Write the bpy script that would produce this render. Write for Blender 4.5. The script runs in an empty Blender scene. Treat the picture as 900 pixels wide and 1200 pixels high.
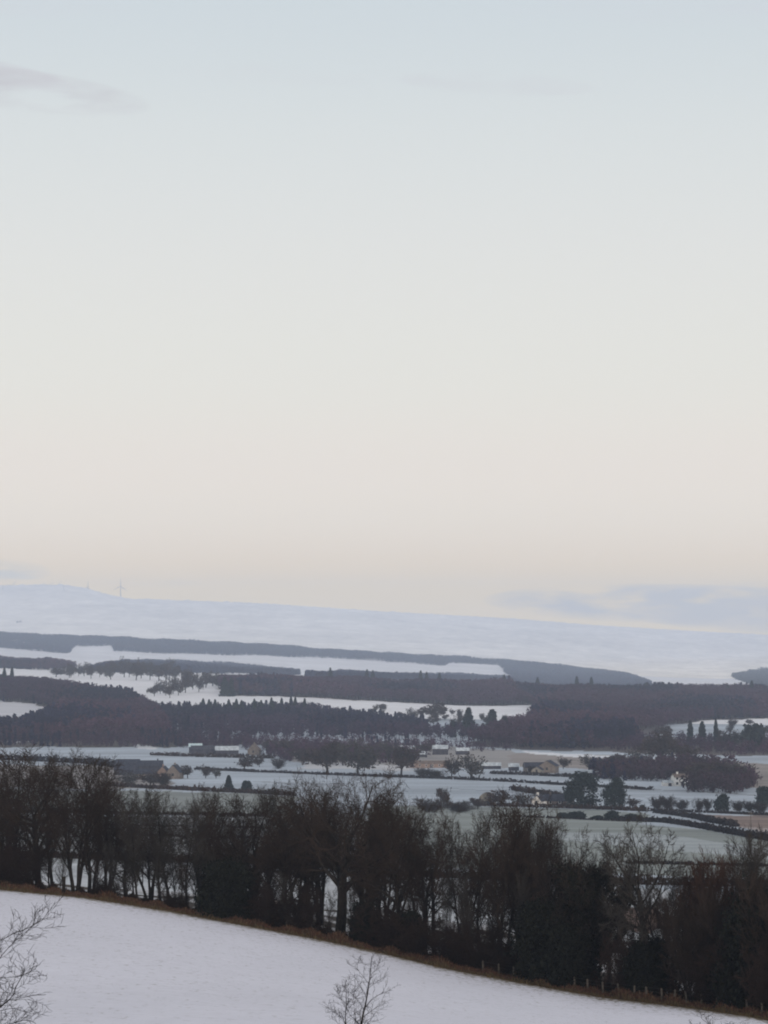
import bpy, math, random
import numpy as np
from mathutils import Vector

R = math.radians
rng = np.random.default_rng(7)
random.seed(7)
sc = bpy.context.scene
COL = sc.collection

# ------------------------------------------------------------------ camera
F = 3000.0                       # focal length in pixels of a 900 x 1200 frame
HORIZON = 745.0                  # row of eye level in that frame
PITCH = math.atan((HORIZON - 600.0) / F)
CP, SP = math.cos(PITCH), math.sin(PITCH)
cam = bpy.data.cameras.new('camera')
cam_o = bpy.data.objects.new('camera', cam)
COL.objects.link(cam_o)
cam.sensor_fit = 'AUTO'
cam.sensor_width = 36.0
cam.lens = 36.0 * F / 1200.0
cam.clip_start = 0.5
cam.clip_end = 60000.0
cam_o.location = (0, 0, 0)
cam_o.rotation_euler = (math.pi / 2 + PITCH, 0, 0)
sc.camera = cam_o


def ray(px, row):
    u = (px - 450.0) / F
    v = (600.0 - row) / F
    return u, CP - v * SP, SP + v * CP


def tan_el(pxa, row):
    """slope of the sight line that leaves in the compass direction pxa and hits the given row"""
    a = (np.asarray(pxa, float) - 450.0) / F
    v = (600.0 - np.asarray(row, float)) / F
    y = CP - v * SP
    return (SP + v * CP) / (y * np.sqrt(1 + a * a))


# ------------------------------------------------------------------ terrain
def pchip(xk, yk, x):
    xk = np.asarray(xk, float); yk = np.asarray(yk, float)
    h = np.diff(xk); d = np.diff(yk) / h
    m = np.zeros_like(yk)
    for i in range(1, len(xk) - 1):
        if d[i - 1] * d[i] > 0:
            w1 = 2 * h[i] + h[i - 1]; w2 = h[i] + 2 * h[i - 1]
            m[i] = (w1 + w2) / (w1 / d[i - 1] + w2 / d[i])
    m[0] = d[0]; m[-1] = d[-1]
    i = np.clip(np.searchsorted(xk, x) - 1, 0, len(h) - 1)
    t = (x - xk[i]) / h[i]
    return (yk[i] * (1 + 2 * t) * (1 - t) ** 2 + h[i] * m[i] * t * (1 - t) ** 2
            + yk[i + 1] * t * t * (3 - 2 * t) + h[i] * m[i + 1] * t * t * (t - 1))


def edge_dist(px):
    return 262.0 - 64.0 * np.clip(np.asarray(px, float), -500, 1300) / 900.0


EDGE_ROW = ([-500, 0, 100, 200, 300, 380, 450, 520, 600, 700, 800, 870, 900, 1300],
            [990, 1043, 1053, 1069, 1088, 1103, 1118, 1135, 1150, 1168, 1180, 1190, 1196, 1250])
COLS = [0, 75, 150, 300, 450, 600, 750, 900]
TAB = {   # distance: ground row in each of COLS
    400: [1014, 1015, 1017, 1028, 1042, 1050, 1058, 1066],
    540: [1002, 1003, 1006, 1012, 1018, 1024, 1028, 1031],
    640: [991, 992, 993, 997, 1001, 1004, 1006, 1008],
    800: [972, 973, 974, 977, 980, 982, 984, 985],
    1000: [954, 954, 955, 956, 958, 960, 962, 963],
    1200: [938, 938, 939, 940, 942, 943, 944, 945],
    1500: [906, 906, 906, 906, 906, 906, 907, 907],
    1750: [887, 887, 887, 887, 887, 887, 888, 888],
    2000: [868, 868, 868, 867, 867, 868, 869, 870],
    2300: [848, 848, 849, 851, 853, 854, 856, 858],
    2650: [830, 830, 831, 832, 834, 838, 842, 844],
    3000: [804, 808, 816, 817, 823, 829, 832, 833],
    3300: [800, 802, 804, 806, 813, 820, 822, 823],
    3750: [789, 793, 795, 798, 802, 806, 809, 812],
    4700: [778, 782, 785, 791, 796, 801, 810, 814],
    6700: [768, 772, 776, 785, 792, 797, 808, 813],
    7700: [760, 762, 764, 772, 781, 790, 803, 808],
    8750: [746, 749, 751, 759, 769, 778, 793, 801],
    9900: [752, 754, 756, 762, 771, 780, 794, 796],
    12000: [745, 746, 747, 752, 759, 769, 782, 784],
    14400: [722, 724, 728, 735, 741, 751, 764, 770],
    16700: [698, 697, 707, 713, 724, 735, 746, 755],
    19000: [687, 686, 704, 707, 717, 726, 737, 745],
    21300: [712, 712, 720, 722, 730, 738, 746, 750],
}
DG = np.exp(np.linspace(math.log(1.0), math.log(21300.0), 3200))
LDG = np.log(DG)
PXG = np.concatenate([np.arange(-500, 1401, 25)]).astype(float)


def build_profiles():
    out = np.zeros((len(PXG), len(DG)))
    tabD = sorted(TAB)
    for k, px in enumerate(PXG):
        E = float(edge_dist(px))
        er = float(np.interp(px, *EDGE_ROW))
        ze = E * float(tan_el(px, er))
        q = np.clip(px, -200, 1100) / 900.0
        kd = [1, 3, 15, 40, 80, 120, E, E + 5, E + 42]
        kz = [-1.7, -1.75, -4.0, -8.5, -14.0, -18.2 - 1.3 * q, ze, ze - 0.35, 0]
        kz[-1] = (E + 42) * float(tan_el(px, np.interp(px, [0, 450, 900], [1031, 1084, 1138])))
        for D in tabD:
            r = float(np.interp(px, COLS, TAB[D]))
            if px > 900:
                r += (px - 900) * 0.012
            if px < 0 and D > 3000:
                r += 0.0
            if D == 19000:   # skyline with a rounded hill top
                r = float(np.interp(px, [-400, 0, 45, 75, 100, 115, 130, 150, 200, 300, 450, 600, 700, 800, 900, 1300],
                                    [690, 687, 685.5, 686, 689.5, 694, 699, 702.5, 704, 707.5, 717, 725, 733, 739, 744, 748]))
            kd.append(D); kz.append(D * float(tan_el(px, r)))
        z = pchip(np.log(kd), kz, LDG)
        out[k] = z
    return out


PROF = build_profiles()


def terrain_pd(px, D):
    """ground height for compass column px and horizontal distance D (arrays)"""
    px = np.clip(np.asarray(px, float), PXG[0], PXG[-1] - 1e-6)
    D = np.clip(np.asarray(D, float), 1.0, 21300.0)
    fi = (px - PXG[0]) / 25.0
    i = np.clip(fi.astype(int), 0, len(PXG) - 2); a = fi - i
    fj = np.log(D) / LDG[-1] * (len(DG) - 1)
    j = np.clip(fj.astype(int), 0, len(DG) - 2); b = fj - j
    z = (PROF[i, j] * (1 - a) * (1 - b) + PROF[i + 1, j] * a * (1 - b)
         + PROF[i, j + 1] * (1 - a) * b + PROF[i + 1, j + 1] * a * b)
    x = (px - 450) / F * D
    w = np.clip((D - 60) / 400.0, 0, 1)
    amp = 0.10 + 0.25 * w + np.clip((D - 2500) / 3000, 0, 1) * 1.2 + np.clip((D - 9000) / 6000, 0, 1) * 9.0
    lam = 1.0 / (9 + D * 0.03)
    # gentle unevenness, larger on the far moor
    z = z + amp * 0.5 * (np.sin(x * 0.021 + D * 0.013) + 0.6 * np.sin(x * 0.047 - D * 0.019 + 1.3)
                         + 0.4 * np.sin(x * 0.09 + D * 0.05 + 2.1)) * np.where(D > 18400, 0.35, 1.0)
    return z


def xy_to_pd(x, y):
    x = np.asarray(x, float); y = np.asarray(y, float)
    D = np.hypot(x, y)
    phi = np.arctan2(x, y)
    lim = R(18.0)
    inside = np.clip(phi, -lim, lim)
    px = 450 + F * np.tan(inside)
    e = 450 + F * math.tan(lim)
    t = np.clip((np.abs(phi) - lim) / (math.pi - lim), 0, 1)
    out = 450 + np.sign(phi) * (e - 450) * (1 - t)
    return np.where(np.abs(phi) <= lim, px, out), D


def ground(x, y):
    px, D = xy_to_pd(x, y)
    return terrain_pd(px, D)


def gz(x, y):
    return float(ground(np.array([x]), np.array([y]))[0])


def at(px, row):
    """the first point of the ground that is seen at this pixel of the photograph"""
    u, y, z = ray(px, row)
    n = math.hypot(u, y)
    t = z / n
    pxa = 450 + F * u / y
    d = DG[DG > 40]
    h = terrain_pd(np.full(len(d), pxa), d)
    hit = np.nonzero(h >= d * t)[0]
    D = d[hit[0]] if len(hit) else 18900.0
    if len(hit) and hit[0] > 0:
        i = hit[0]
        f0 = h[i - 1] - d[i - 1] * t; f1 = h[i] - d[i] * t
        D = d[i - 1] + (d[i] - d[i - 1]) * (-f0) / (f1 - f0 + 1e-12)
    return u / n * D, y / n * D


def at_d(px, D):
    a = (px - 450) / F
    n = math.hypot(a, 1)
    return a / n * D, D / n


def poly_xy(pts):
    return np.array([at_d(p[1], p[2]) if p[0] == 'D' else at(*p) for p in pts])


def inside(poly, x, y):
    res = np.zeros(len(x), bool)
    m = (x >= poly[:, 0].min()) & (x <= poly[:, 0].max()) & (y >= poly[:, 1].min()) & (y <= poly[:, 1].max())
    if not m.any():
        return res
    xs, ys = x[m], y[m]
    c = np.zeros(len(xs), bool)
    n = len(poly)
    for i in range(n):
        x0, y0 = poly[i]; x1, y1 = poly[(i + 1) % n]
        if y0 == y1:
            continue
        k = ((y0 > ys) != (y1 > ys)) & (xs < (x1 - x0) * (ys - y0) / (y1 - y0) + x0)
        c ^= k
    res[m] = c
    return res


# ------------------------------------------------------------------ mesh helpers
def mesh_np(name, verts, faces, tint=None, smooth=False):
    """faces: (M,3) or (M,4) integer array; tint: (N,3) linear colour per vertex"""
    me = bpy.data.meshes.new(name)
    verts = np.ascontiguousarray(verts, dtype=np.float32); faces = np.ascontiguousarray(faces, dtype=np.int32)
    k = faces.shape[1]
    me.vertices.add(len(verts)); me.vertices.foreach_set('co', verts.ravel())
    me.loops.add(faces.size); me.loops.foreach_set('vertex_index', faces.ravel())
    me.polygons.add(len(faces))
    me.polygons.foreach_set('loop_start', np.arange(0, faces.size, k, dtype=np.int32))
    me.polygons.foreach_set('loop_total', np.full(len(faces), k, dtype=np.int32))
    if smooth:
        me.polygons.foreach_set('use_smooth', np.ones(len(faces), dtype=bool))
    if tint is not None:
        at_ = me.color_attributes.new('tint', 'FLOAT_COLOR', 'POINT')
        c = np.ones((len(verts), 4), np.float32); c[:, :tint.shape[1]] = tint
        at_.data.foreach_set('color', c.ravel())
    me.update(calc_edges=True)
    return me


def link(name, data, parent=None, material=None):
    o = bpy.data.objects.new(name, data)
    COL.objects.link(o)
    if material is not None and data is not None and len(data.materials) == 0:
        data.materials.append(material)
    if parent is not None:
        o.parent = parent
    return o


def tag(o, label, cat, group=None, kind=None):
    o['label'] = label
    o['category'] = cat
    if group: o['group'] = group
    if kind: o['kind'] = kind
    return o


def empty(name, loc, rz=0.0, scale=(1, 1, 1)):
    o = bpy.data.objects.new(name, None)
    COL.objects.link(o)
    o.location = loc; o.rotation_euler = (0, 0, rz); o.scale = scale
    return o


ORD = ['first', 'second', 'third', 'fourth', 'fifth', 'sixth', 'seventh', 'eighth', 'ninth', 'tenth', 'eleventh',
       'twelfth', 'thirteenth', 'fourteenth', 'fifteenth', 'sixteenth', 'seventeenth', 'eighteenth', 'nineteenth',
       'twentieth', 'twenty-first', 'twenty-second', 'twenty-third', 'twenty-fourth', 'twenty-fifth', 'twenty-sixth',
       'twenty-seventh', 'twenty-eighth', 'twenty-ninth', 'thirtieth']


class MB:
    """collects quads and boxes for the buildings"""
    def __init__(s): s.v = []; s.f = []
    def quad(s, a, b, c, d):
        n = len(s.v); s.v += [a, b, c, d]; s.f.append((n, n + 1, n + 2, n + 3))
    def box(s, x0, x1, y0, y1, z0, z1):
        n = len(s.v)
        s.v += [(x0, y0, z0), (x1, y0, z0), (x1, y1, z0), (x0, y1, z0), (x0, y0, z1), (x1, y0, z1), (x1, y1, z1), (x0, y1, z1)]
        for q in ((0, 3, 2, 1), (4, 5, 6, 7), (0, 1, 5, 4), (1, 2, 6, 5), (2, 3, 7, 6), (3, 0, 4, 7)):
            s.f.append(tuple(n + i for i in q))
    def build(s, name, mat, parent=None):
        me = bpy.data.meshes.new(name); me.from_pydata(s.v, [], s.f); me.update()
        return link(name, me, parent, mat)


# ------------------------------------------------------------------ materials
def new_mat(name):
    m = bpy.data.materials.new(name); m.use_nodes = True
    nt = m.node_tree
    b = nt.nodes['Principled BSDF']
    b.inputs['Specular IOR Level'].default_value = 0.12
    b.inputs['Roughness'].default_value = 0.9
    return m, nt, b


def mat_noise(name, c1, c2, scale=1.0, rough=0.9, coord='Object', stretch=(1, 1, 1)):
    m, nt, b = new_mat(name)
    tc = nt.nodes.new('ShaderNodeTexCoord'); mp = nt.nodes.new('ShaderNodeMapping')
    mp.inputs['Scale'].default_value = stretch
    nz = nt.nodes.new('ShaderNodeTexNoise'); nz.inputs['Scale'].default_value = scale; nz.inputs['Detail'].default_value = 5
    rp = nt.nodes.new('ShaderNodeValToRGB')
    rp.color_ramp.elements[0].position = 0.35; rp.color_ramp.elements[0].color = (*c1, 1)
    rp.color_ramp.elements[1].position = 0.65; rp.color_ramp.elements[1].color = (*c2, 1)
    nt.links.new(tc.outputs[coord], mp.inputs['Vector']); nt.links.new(mp.outputs[0], nz.inputs['Vector'])
    nt.links.new(nz.outputs['Fac'], rp.inputs['Fac']); nt.links.new(rp.outputs[0], b.inputs['Base Color'])
    b.inputs['Roughness'].default_value = rough
    return m


def mat_tint(name, rough=0.95):
    m, nt, b = new_mat(name)
    a = nt.nodes.new('ShaderNodeAttribute'); a.attribute_name = 'tint'
    nt.links.new(a.outputs['Color'], b.inputs['Base Color'])
    b.inputs['Roughness'].default_value = rough
    b.inputs['Specular IOR Level'].default_value = 0.0
    return m


def mat_ground(name, layers, grass=None):
    """cover colour of each field from the mesh, broken up by noise in metres; layers: (scale, stretch, amount)"""
    m, nt, b = new_mat(name)
    b.inputs['Specular IOR Level'].default_value = 0.05
    a = nt.nodes.new('ShaderNodeAttribute'); a.attribute_name = 'tint'
    geo = nt.nodes.new('ShaderNodeNewGeometry')
    col = a.outputs['Color']
    for scale, stretch, amount in layers:
        mp = nt.nodes.new('ShaderNodeMapping'); mp.inputs['Scale'].default_value = stretch
        mp.inputs['Rotation'].default_value = (0, 0, R(8))
        nz = nt.nodes.new('ShaderNodeTexNoise'); nz.inputs['Scale'].default_value = scale
        nz.inputs['Detail'].default_value = 6; nz.inputs['Roughness'].default_value = 0.6
        nt.links.new(geo.outputs['Position'], mp.inputs['Vector']); nt.links.new(mp.outputs[0], nz.inputs['Vector'])
        mr = nt.nodes.new('ShaderNodeMapRange')
        mr.inputs['From Min'].default_value = 0.3; mr.inputs['From Max'].default_value = 0.7
        mr.inputs['To Min'].default_value = 1 - amount; mr.inputs['To Max'].default_value = 1 + amount * 0.6
        nt.links.new(nz.outputs['Fac'], mr.inputs['Value'])
        vm = nt.nodes.new('ShaderNodeVectorMath'); vm.operation = 'SCALE'
        nt.links.new(col, vm.inputs[0]); nt.links.new(mr.outputs[0], vm.inputs['Scale'])
        col = vm.outputs[0]
    if grass:
        # thin snow: sparse blades and stubble poke through (alpha of the cover = how thin it is)
        gcol, gscale = grass
        nz = nt.nodes.new('ShaderNodeTexNoise'); nz.inputs['Scale'].default_value = gscale
        nz.inputs['Detail'].default_value = 8; nz.inputs['Roughness'].default_value = 0.75
        mp = nt.nodes.new('ShaderNodeMapping'); mp.inputs['Scale'].default_value = (1, 0.45, 1)
        nt.links.new(geo.outputs['Position'], mp.inputs['Vector']); nt.links.new(mp.outputs[0], nz.inputs['Vector'])
        ad = nt.nodes.new('ShaderNodeMath'); ad.operation = 'ADD'
        nt.links.new(nz.outputs['Fac'], ad.inputs[0]); nt.links.new(a.outputs['Alpha'], ad.inputs[1])
        rp = nt.nodes.new('ShaderNodeMapRange')
        rp.inputs['From Min'].default_value = 0.61; rp.inputs['From Max'].default_value = 0.80
        nt.links.new(ad.outputs[0], rp.inputs['Value'])
        mx = nt.nodes.new('ShaderNodeMix'); mx.data_type = 'RGBA'
        nt.links.new(rp.outputs[0], mx.inputs['Factor']); nt.links.new(col, mx.inputs['A'])
        mx.inputs['B'].default_value = (*gcol, 1)
        col = mx.outputs['Result']
    nt.links.new(col, b.inputs['Base Color'])
    return m


M_TINT = mat_tint('winter_wood')
M_BARK = mat_noise('dark_bark', (0.012, 0.010, 0.009), (0.030, 0.025, 0.021), 3.0)
M_TWIG = mat_noise('brown_twigs', (0.024, 0.0175, 0.014), (0.043, 0.030, 0.0235), 0.25)
M_THICKET = mat_noise('thicket_twigs', (0.018, 0.012, 0.010), (0.036, 0.023, 0.018), 0.3)
M_RUST = mat_noise('rusty_twigs', (0.040, 0.023, 0.017), (0.068, 0.037, 0.026), 0.3)
M_GREYTWIG = mat_noise('grey_twigs', (0.030, 0.027, 0.025), (0.055, 0.048, 0.042), 0.3)
M_PALEBARK = mat_noise('pale_bark', (0.035, 0.030, 0.025), (0.07, 0.062, 0.050), 2.0)
M_IVY = mat_noise('ivy_leaves', (0.007, 0.0075, 0.006), (0.017, 0.018, 0.013), 0.8)
M_HOLLY = mat_noise('holly_leaves', (0.007, 0.008, 0.0065), (0.015, 0.017, 0.0125), 0.8)
M_PINE = mat_noise('pine_needles', (0.008, 0.014, 0.014), (0.022, 0.032, 0.030), 0.5)
M_STONE = mat_noise('tan_stone', (0.12, 0.102, 0.09), (0.195, 0.165, 0.145), 0.6)
M_STONE_GREY = mat_noise('grey_stone', (0.15, 0.14, 0.12), (0.26, 0.24, 0.21), 0.6)
M_BRICK = mat_noise('pink_brick', (0.19, 0.14, 0.118), (0.26, 0.192, 0.162), 0.6)
M_WHITE = mat_noise('white_render', (0.60, 0.58, 0.55), (0.78, 0.76, 0.73), 0.5)
M_SLATE = mat_noise('dark_slate', (0.018, 0.020, 0.032), (0.045, 0.048, 0.065), 0.7)
M_SNOWROOF = mat_noise('snowy_roof', (0.26, 0.29, 0.32), (0.52, 0.56, 0.59), 0.5)
M_TEALROOF = mat_noise('pale_teal_roof', (0.36, 0.46, 0.49), (0.50, 0.60, 0.62), 0.4)
M_BROWNROOF = mat_noise('brown_tiles', (0.10, 0.08, 0.07), (0.17, 0.13, 0.11), 0.7)
M_BARN = mat_noise('dark_boards', (0.030, 0.030, 0.042), (0.06, 0.06, 0.075), 0.7)
M_GLASS, _nt, _b = new_mat('dark_glass')
_b.inputs['Base Color'].default_value = (0.02, 0.025, 0.03, 1); _b.inputs['Roughness'].default_value = 0.15
M_POST = mat_noise('weathered_post', (0.07, 0.06, 0.05), (0.14, 0.12, 0.10), 3.0)
M_WIRE = mat_noise('dull_wire', (0.06, 0.06, 0.06), (0.10, 0.10, 0.10), 3.0)
M_TURB = mat_noise('turbine_shaded_grey', (0.06, 0.06, 0.065), (0.08, 0.08, 0.085), 0.1)  # white turbines darkened, their shade put into the grey

# ------------------------------------------------------------------ the ground: one continuous sheet in four stretches
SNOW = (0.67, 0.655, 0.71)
THIN = (0.40, 0.44, 0.49)
GREEN = (0.255, 0.275, 0.26)
LITTER = (0.055, 0.042, 0.034)
FIELDS = [   # (corner points, cover colour)
    # woods floor
    ([(-500, 800), (-50, 801), (30, 803), (100, 811), (150, 819), (175, 832), (190, 846), (200, 867), (-500, 873)], (0.11, 0.10, 0.09)),
    ([(-500, 822), (30, 823), (75, 831), (55, 845), (25, 857), (-500, 860)], (0.55, 0.54, 0.56)),
    ([(165, 833), (365, 834), (430, 843), (500, 853), (505, 859), (430, 853), (360, 847), (165, 849)], (0.15, 0.15, 0.14)),
    ([(590, 809), (760, 811), (950, 813), (1300, 817), (1300, 842), (905, 842), (840, 843), (780, 851), (745, 874), (690, 880), (610, 880), (545, 873), (600, 857), (642, 838), (622, 826)], (0.10, 0.085, 0.085)),
    ([(255, 801), (400, 804), (600, 809), (620, 826), (540, 827), (450, 822), (355, 817), (262, 815)], (0.15, 0.13, 0.12)),
    ([(-500, 866), (60, 864), (200, 864), (300, 866), (300, 872), (160, 876), (-500, 872)], (0.10, 0.085, 0.075)),
    ([(690, 868), (1200, 874), (1200, 886), (900, 886), (800, 884), (690, 880)], (0.10, 0.085, 0.08)),
    # snow left lying between the lower scrub
    ([(0, 868), (22, 867.5), (45, 869), (20, 870)], (0.6, 0.6, 0.62)),
    ([(210, 866), (250, 865.5), (300, 867.5), (250, 868.5)], (0.55, 0.55, 0.57)),
    ([(158, 873), (180, 873), (180, 878), (155, 877)], (0.6, 0.6, 0.62)),
    # farmland on the valley floor
    ([(560, 884), (690, 884), (800, 890), (920, 896), (1200, 900), (1200, 930), (900, 924), (700, 902), (595, 898)], (0.27, 0.235, 0.215)),
    ([(612, 881), (700, 885), (800, 889.5), (830, 891), (800, 892), (700, 888), (612, 884)], (0.66, 0.66, 0.68)),
    ([(300, 868), (480, 872), (600, 880), (600, 900), (450, 900), (340, 893)], (0.30, 0.28, 0.27)),
    ([(355, 893), (480, 897), (480, 903), (355, 901)], (0.52, 0.51, 0.52)),
    ([(-500, 893), (150, 897), (200, 905), (200, 925), (-500, 915)], (0.24, 0.22, 0.21)),
    ([(-500, 920), (195, 927), (300, 931), (345, 934), (345, 955), (-500, 952)], (0.25, 0.265, 0.25)),
    ([(430, 942), (640, 947), (760, 953), (780, 962), (735, 966), (430, 958)], (0.26, 0.28, 0.265)),
    ([(430, 957), (735, 965), (840, 974), (900, 986), (1200, 1010), (1200, 1034), (900, 1030), (430, 1012)], GREEN),
    ([(-500, 956), (345, 957), (430, 959), (430, 1010), (300, 1006), (-500, 997)], (0.30, 0.31, 0.315)),
    ([(640, 975), (760, 977), (880, 992), (1000, 1004), (1000, 1016), (860, 1003), (700, 988), (640, 982)], (0.36, 0.385, 0.39)),
    ([(800, 954), (900, 957), (1200, 964), (1200, 998), (900, 976), (862, 968), (830, 961)], (0.215, 0.158, 0.135)),
    ([(862, 968), (905, 971), (1000, 978), (1000, 985), (905, 979)], (0.34, 0.29, 0.27)),
    ([(835, 951), (900, 953), (1000, 957), (1000, 961), (900, 958)], (0.15, 0.12, 0.105)),
    # dark lines of the drills and wheelings in the pale fields
    ([(430, 922.5), (520, 923.5), (600, 927), (600, 928), (520, 924.6), (430, 923.6)], (0.28, 0.30, 0.33)),
    ([(300, 916.5), (340, 917), (420, 919), (420, 920), (300, 917.6)], (0.28, 0.30, 0.33)),
    ([(700, 931), (800, 935), (900, 939), (900, 940), (800, 936), (700, 932)], (0.27, 0.29, 0.32)),
    ([(640, 919.5), (760, 925), (880, 930), (880, 931), (760, 926), (640, 920.5)], (0.24, 0.25, 0.26)),
    # slopes below the far plantation
    ([(0, 757), (80, 766), (140, 768), (300, 776), (340, 778), (340, 784), (200, 777), (0, 770)], (0.70, 0.68, 0.69)),
    # bare brown ground behind the trees
    ([(715, 1066), (775, 1062), (790, 1078), (760, 1094), (725, 1088)], (0.13, 0.085, 0.07)),
    ([(255, 1052), (330, 1056), (330, 1078), (255, 1072)], (0.28, 0.22, 0.19)),
]


def cover(px, D, x, y, kind):
    n = len(px)
    c = np.zeros((n, 4), np.float32)
    nse = (np.sin(x * 0.31 + D * 0.11) + np.sin(x * 0.13 - D * 0.27 + 1) + np.sin(x * 0.057 + D * 0.043 + 2)) / 3
    if kind == 'near':
        c[:, :3] = SNOW
        e = edge_dist(px)
        t = np.clip((D - (e - 22)) / 22, 0, 1)
        c[:, 3] = 0.040 + 0.05 * np.clip((D - 130) / 120, 0, 1) * (0.5 + 0.5 * nse) + 0.09 * t ** 2 + 0.25 * t ** 8
    elif kind == 'valley':
        e = edge_dist(px)
        c[:, :3] = THIN
        c[:, 3] = 0.02
        near = D < e + 260
        c[near, :3] = (0.47, 0.48, 0.50)
        t = (D - e)
        under = t < 55 + 22 * nse
        patch = (np.sin(x * 0.9 + D * 0.35) + np.sin(x * 0.37 - D * 0.21 + 0.7) + nse) > 0.75 - t / 60
        c[under & ~patch, :3] = LITTER
        c[under & patch, :3] = (0.42, 0.41, 0.42)
        bank = t < 5
        c[bank, :3] = (0.085, 0.055, 0.035)
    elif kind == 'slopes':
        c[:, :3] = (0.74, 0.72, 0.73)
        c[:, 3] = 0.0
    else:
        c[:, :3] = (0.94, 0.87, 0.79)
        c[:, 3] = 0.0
    return c


FIELD_POLYS = [(poly_xy(p), col) for p, col in FIELDS]


def ground_sheet(name, kind, phis, radial, material, label, cat):
    """radial(px) -> distances; one row of vertices per phi"""
    px = np.where(np.abs(phis) <= R(18), 450 + F * np.tan(np.clip(phis, -R(18), R(18))), 0)
    e = 450 + F * math.tan(R(18))
    t = np.clip((np.abs(phis) - R(18)) / (math.pi - R(18)), 0, 1)
    px = np.where(np.abs(phis) <= R(18), px, 450 + np.sign(phis) * (e - 450) * (1 - t))
    Dm = np.stack([radial(p) for p in px])                 # (A, N)
    A, N = Dm.shape
    x = np.sin(phis)[:, None] * Dm; y = np.cos(phis)[:, None] * Dm
    P = np.repeat(px[:, None], N, 1)
    z = terrain_pd(P.ravel(), Dm.ravel())
    v = np.stack([x.ravel(), y.ravel(), z], 1)
    c = cover(P.ravel(), Dm.ravel(), x.ravel(), y.ravel(), kind)
    if kind in ('valley', 'slopes'):
        for poly, col in FIELD_POLYS:
            Dr = Dm.ravel(); am = 0.0012 * Dr
            xr, yr = x.ravel(), y.ravel()
            k = inside(poly, xr + am * (np.sin(yr * 0.09) + np.sin(yr * 0.031 + xr * 0.05)), yr + am * 3.0 * (np.sin(xr * 0.11) + np.sin(xr * 0.037 + 1) + 0.6 * np.sin(xr * 0.31)))
            c[k, :3] = col
    idx = np.arange(A * N).reshape(A, N)
    f = np.stack([idx[:-1, :-1], idx[:-1, 1:], idx[1:, 1:], idx[1:, :-1]], -1).reshape(-1, 4)
    me = mesh_np(name, v, f, c, smooth=True)
    o = link(name, me, None, material)
    tag(o, label, cat, kind='structure')
    return o


fine = np.radians(np.arange(-12.5, 12.5001, 0.04))
around = np.radians(np.concatenate([np.arange(-180, -13, 4.0), [-13.2], np.degrees(fine), [13.2], np.arange(16, 181, 4.0)]))
wedge = np.radians(np.concatenate([np.arange(-26, -12.6, 0.8), np.degrees(fine), np.arange(13, 26.1, 0.8)]))


def geo_steps(a, b, n):
    return np.exp(np.linspace(math.log(a), math.log(b), n))


G_FIELD = mat_ground('field_snow', [(0.06, (1, 0.5, 1), 0.05), (1.3, (0.5, 1, 1), 0.06)], ((0.16, 0.13, 0.085), 2.2))
G_VALLEY = mat_ground('thin_valley_snow', [(0.010, (0.30, 1.2, 1), 0.26), (0.035, (0.25, 1.6, 1), 0.24), (0.9, (1, 1, 1), 0.12)], ((0.10, 0.085, 0.06), 0.5))
G_SLOPE = mat_ground('slope_snow', [(0.006, (0.5, 1.2, 1), 0.10), (0.03, (0.5, 1.5, 1), 0.10)])
G_MOOR = mat_ground('moor_snow', [(0.0011, (0.8, 0.5, 1), 0.13), (0.004, (1.0, 0.6, 1), 0.15), (0.015, (1, 0.5, 1), 0.12)])
ground_sheet('snowy_field', 'near', around, lambda p: np.concatenate([geo_steps(1.0, 90, 40), geo_steps(91.5, float(edge_dist(p)), 190)]),
             G_FIELD, 'smooth snow covered field sloping down to the line of bare trees', 'field')
ground_sheet('valley_floor', 'valley', around, lambda p: np.concatenate([geo_steps(float(edge_dist(p)), 420, 110), geo_steps(425, 2500, 330)]),
             G_VALLEY, 'flat valley farmland under thin patchy snow behind the trees', 'valley')
ground_sheet('wooded_slopes', 'slopes', wedge, lambda p: geo_steps(2500, 9900, 320), G_SLOPE,
             'rolling snow covered slopes beneath the woods across the valley', 'slopes')
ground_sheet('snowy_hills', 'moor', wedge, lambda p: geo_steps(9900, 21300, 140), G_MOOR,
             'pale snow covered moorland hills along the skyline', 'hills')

# ------------------------------------------------------------------ winter trees
def _norm(v):
    l = math.sqrt(v[0] * v[0] + v[1] * v[1] + v[2] * v[2]) or 1.0
    return (v[0] / l, v[1] / l, v[2] / l)


def _cross(a, b):
    return (a[1] * b[2] - a[2] * b[1], a[2] * b[0] - a[0] * b[2], a[0] * b[1] - a[1] * b[0])


def tilt(d, ang, az):
    """direction at angle ang from d, turned by az round d"""
    h = (0, 0, 1) if abs(d[2]) < 0.9 else (1, 0, 0)
    a = _norm(_cross(d, h)); b = _cross(d, a)
    ca, sa = math.cos(ang), math.sin(ang)
    c, s = math.cos(az) * sa, math.sin(az) * sa
    return (d[0] * ca + a[0] * c + b[0] * s, d[1] * ca + a[1] * c + b[1] * s, d[2] * ca + a[2] * c + b[2] * s)


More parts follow.
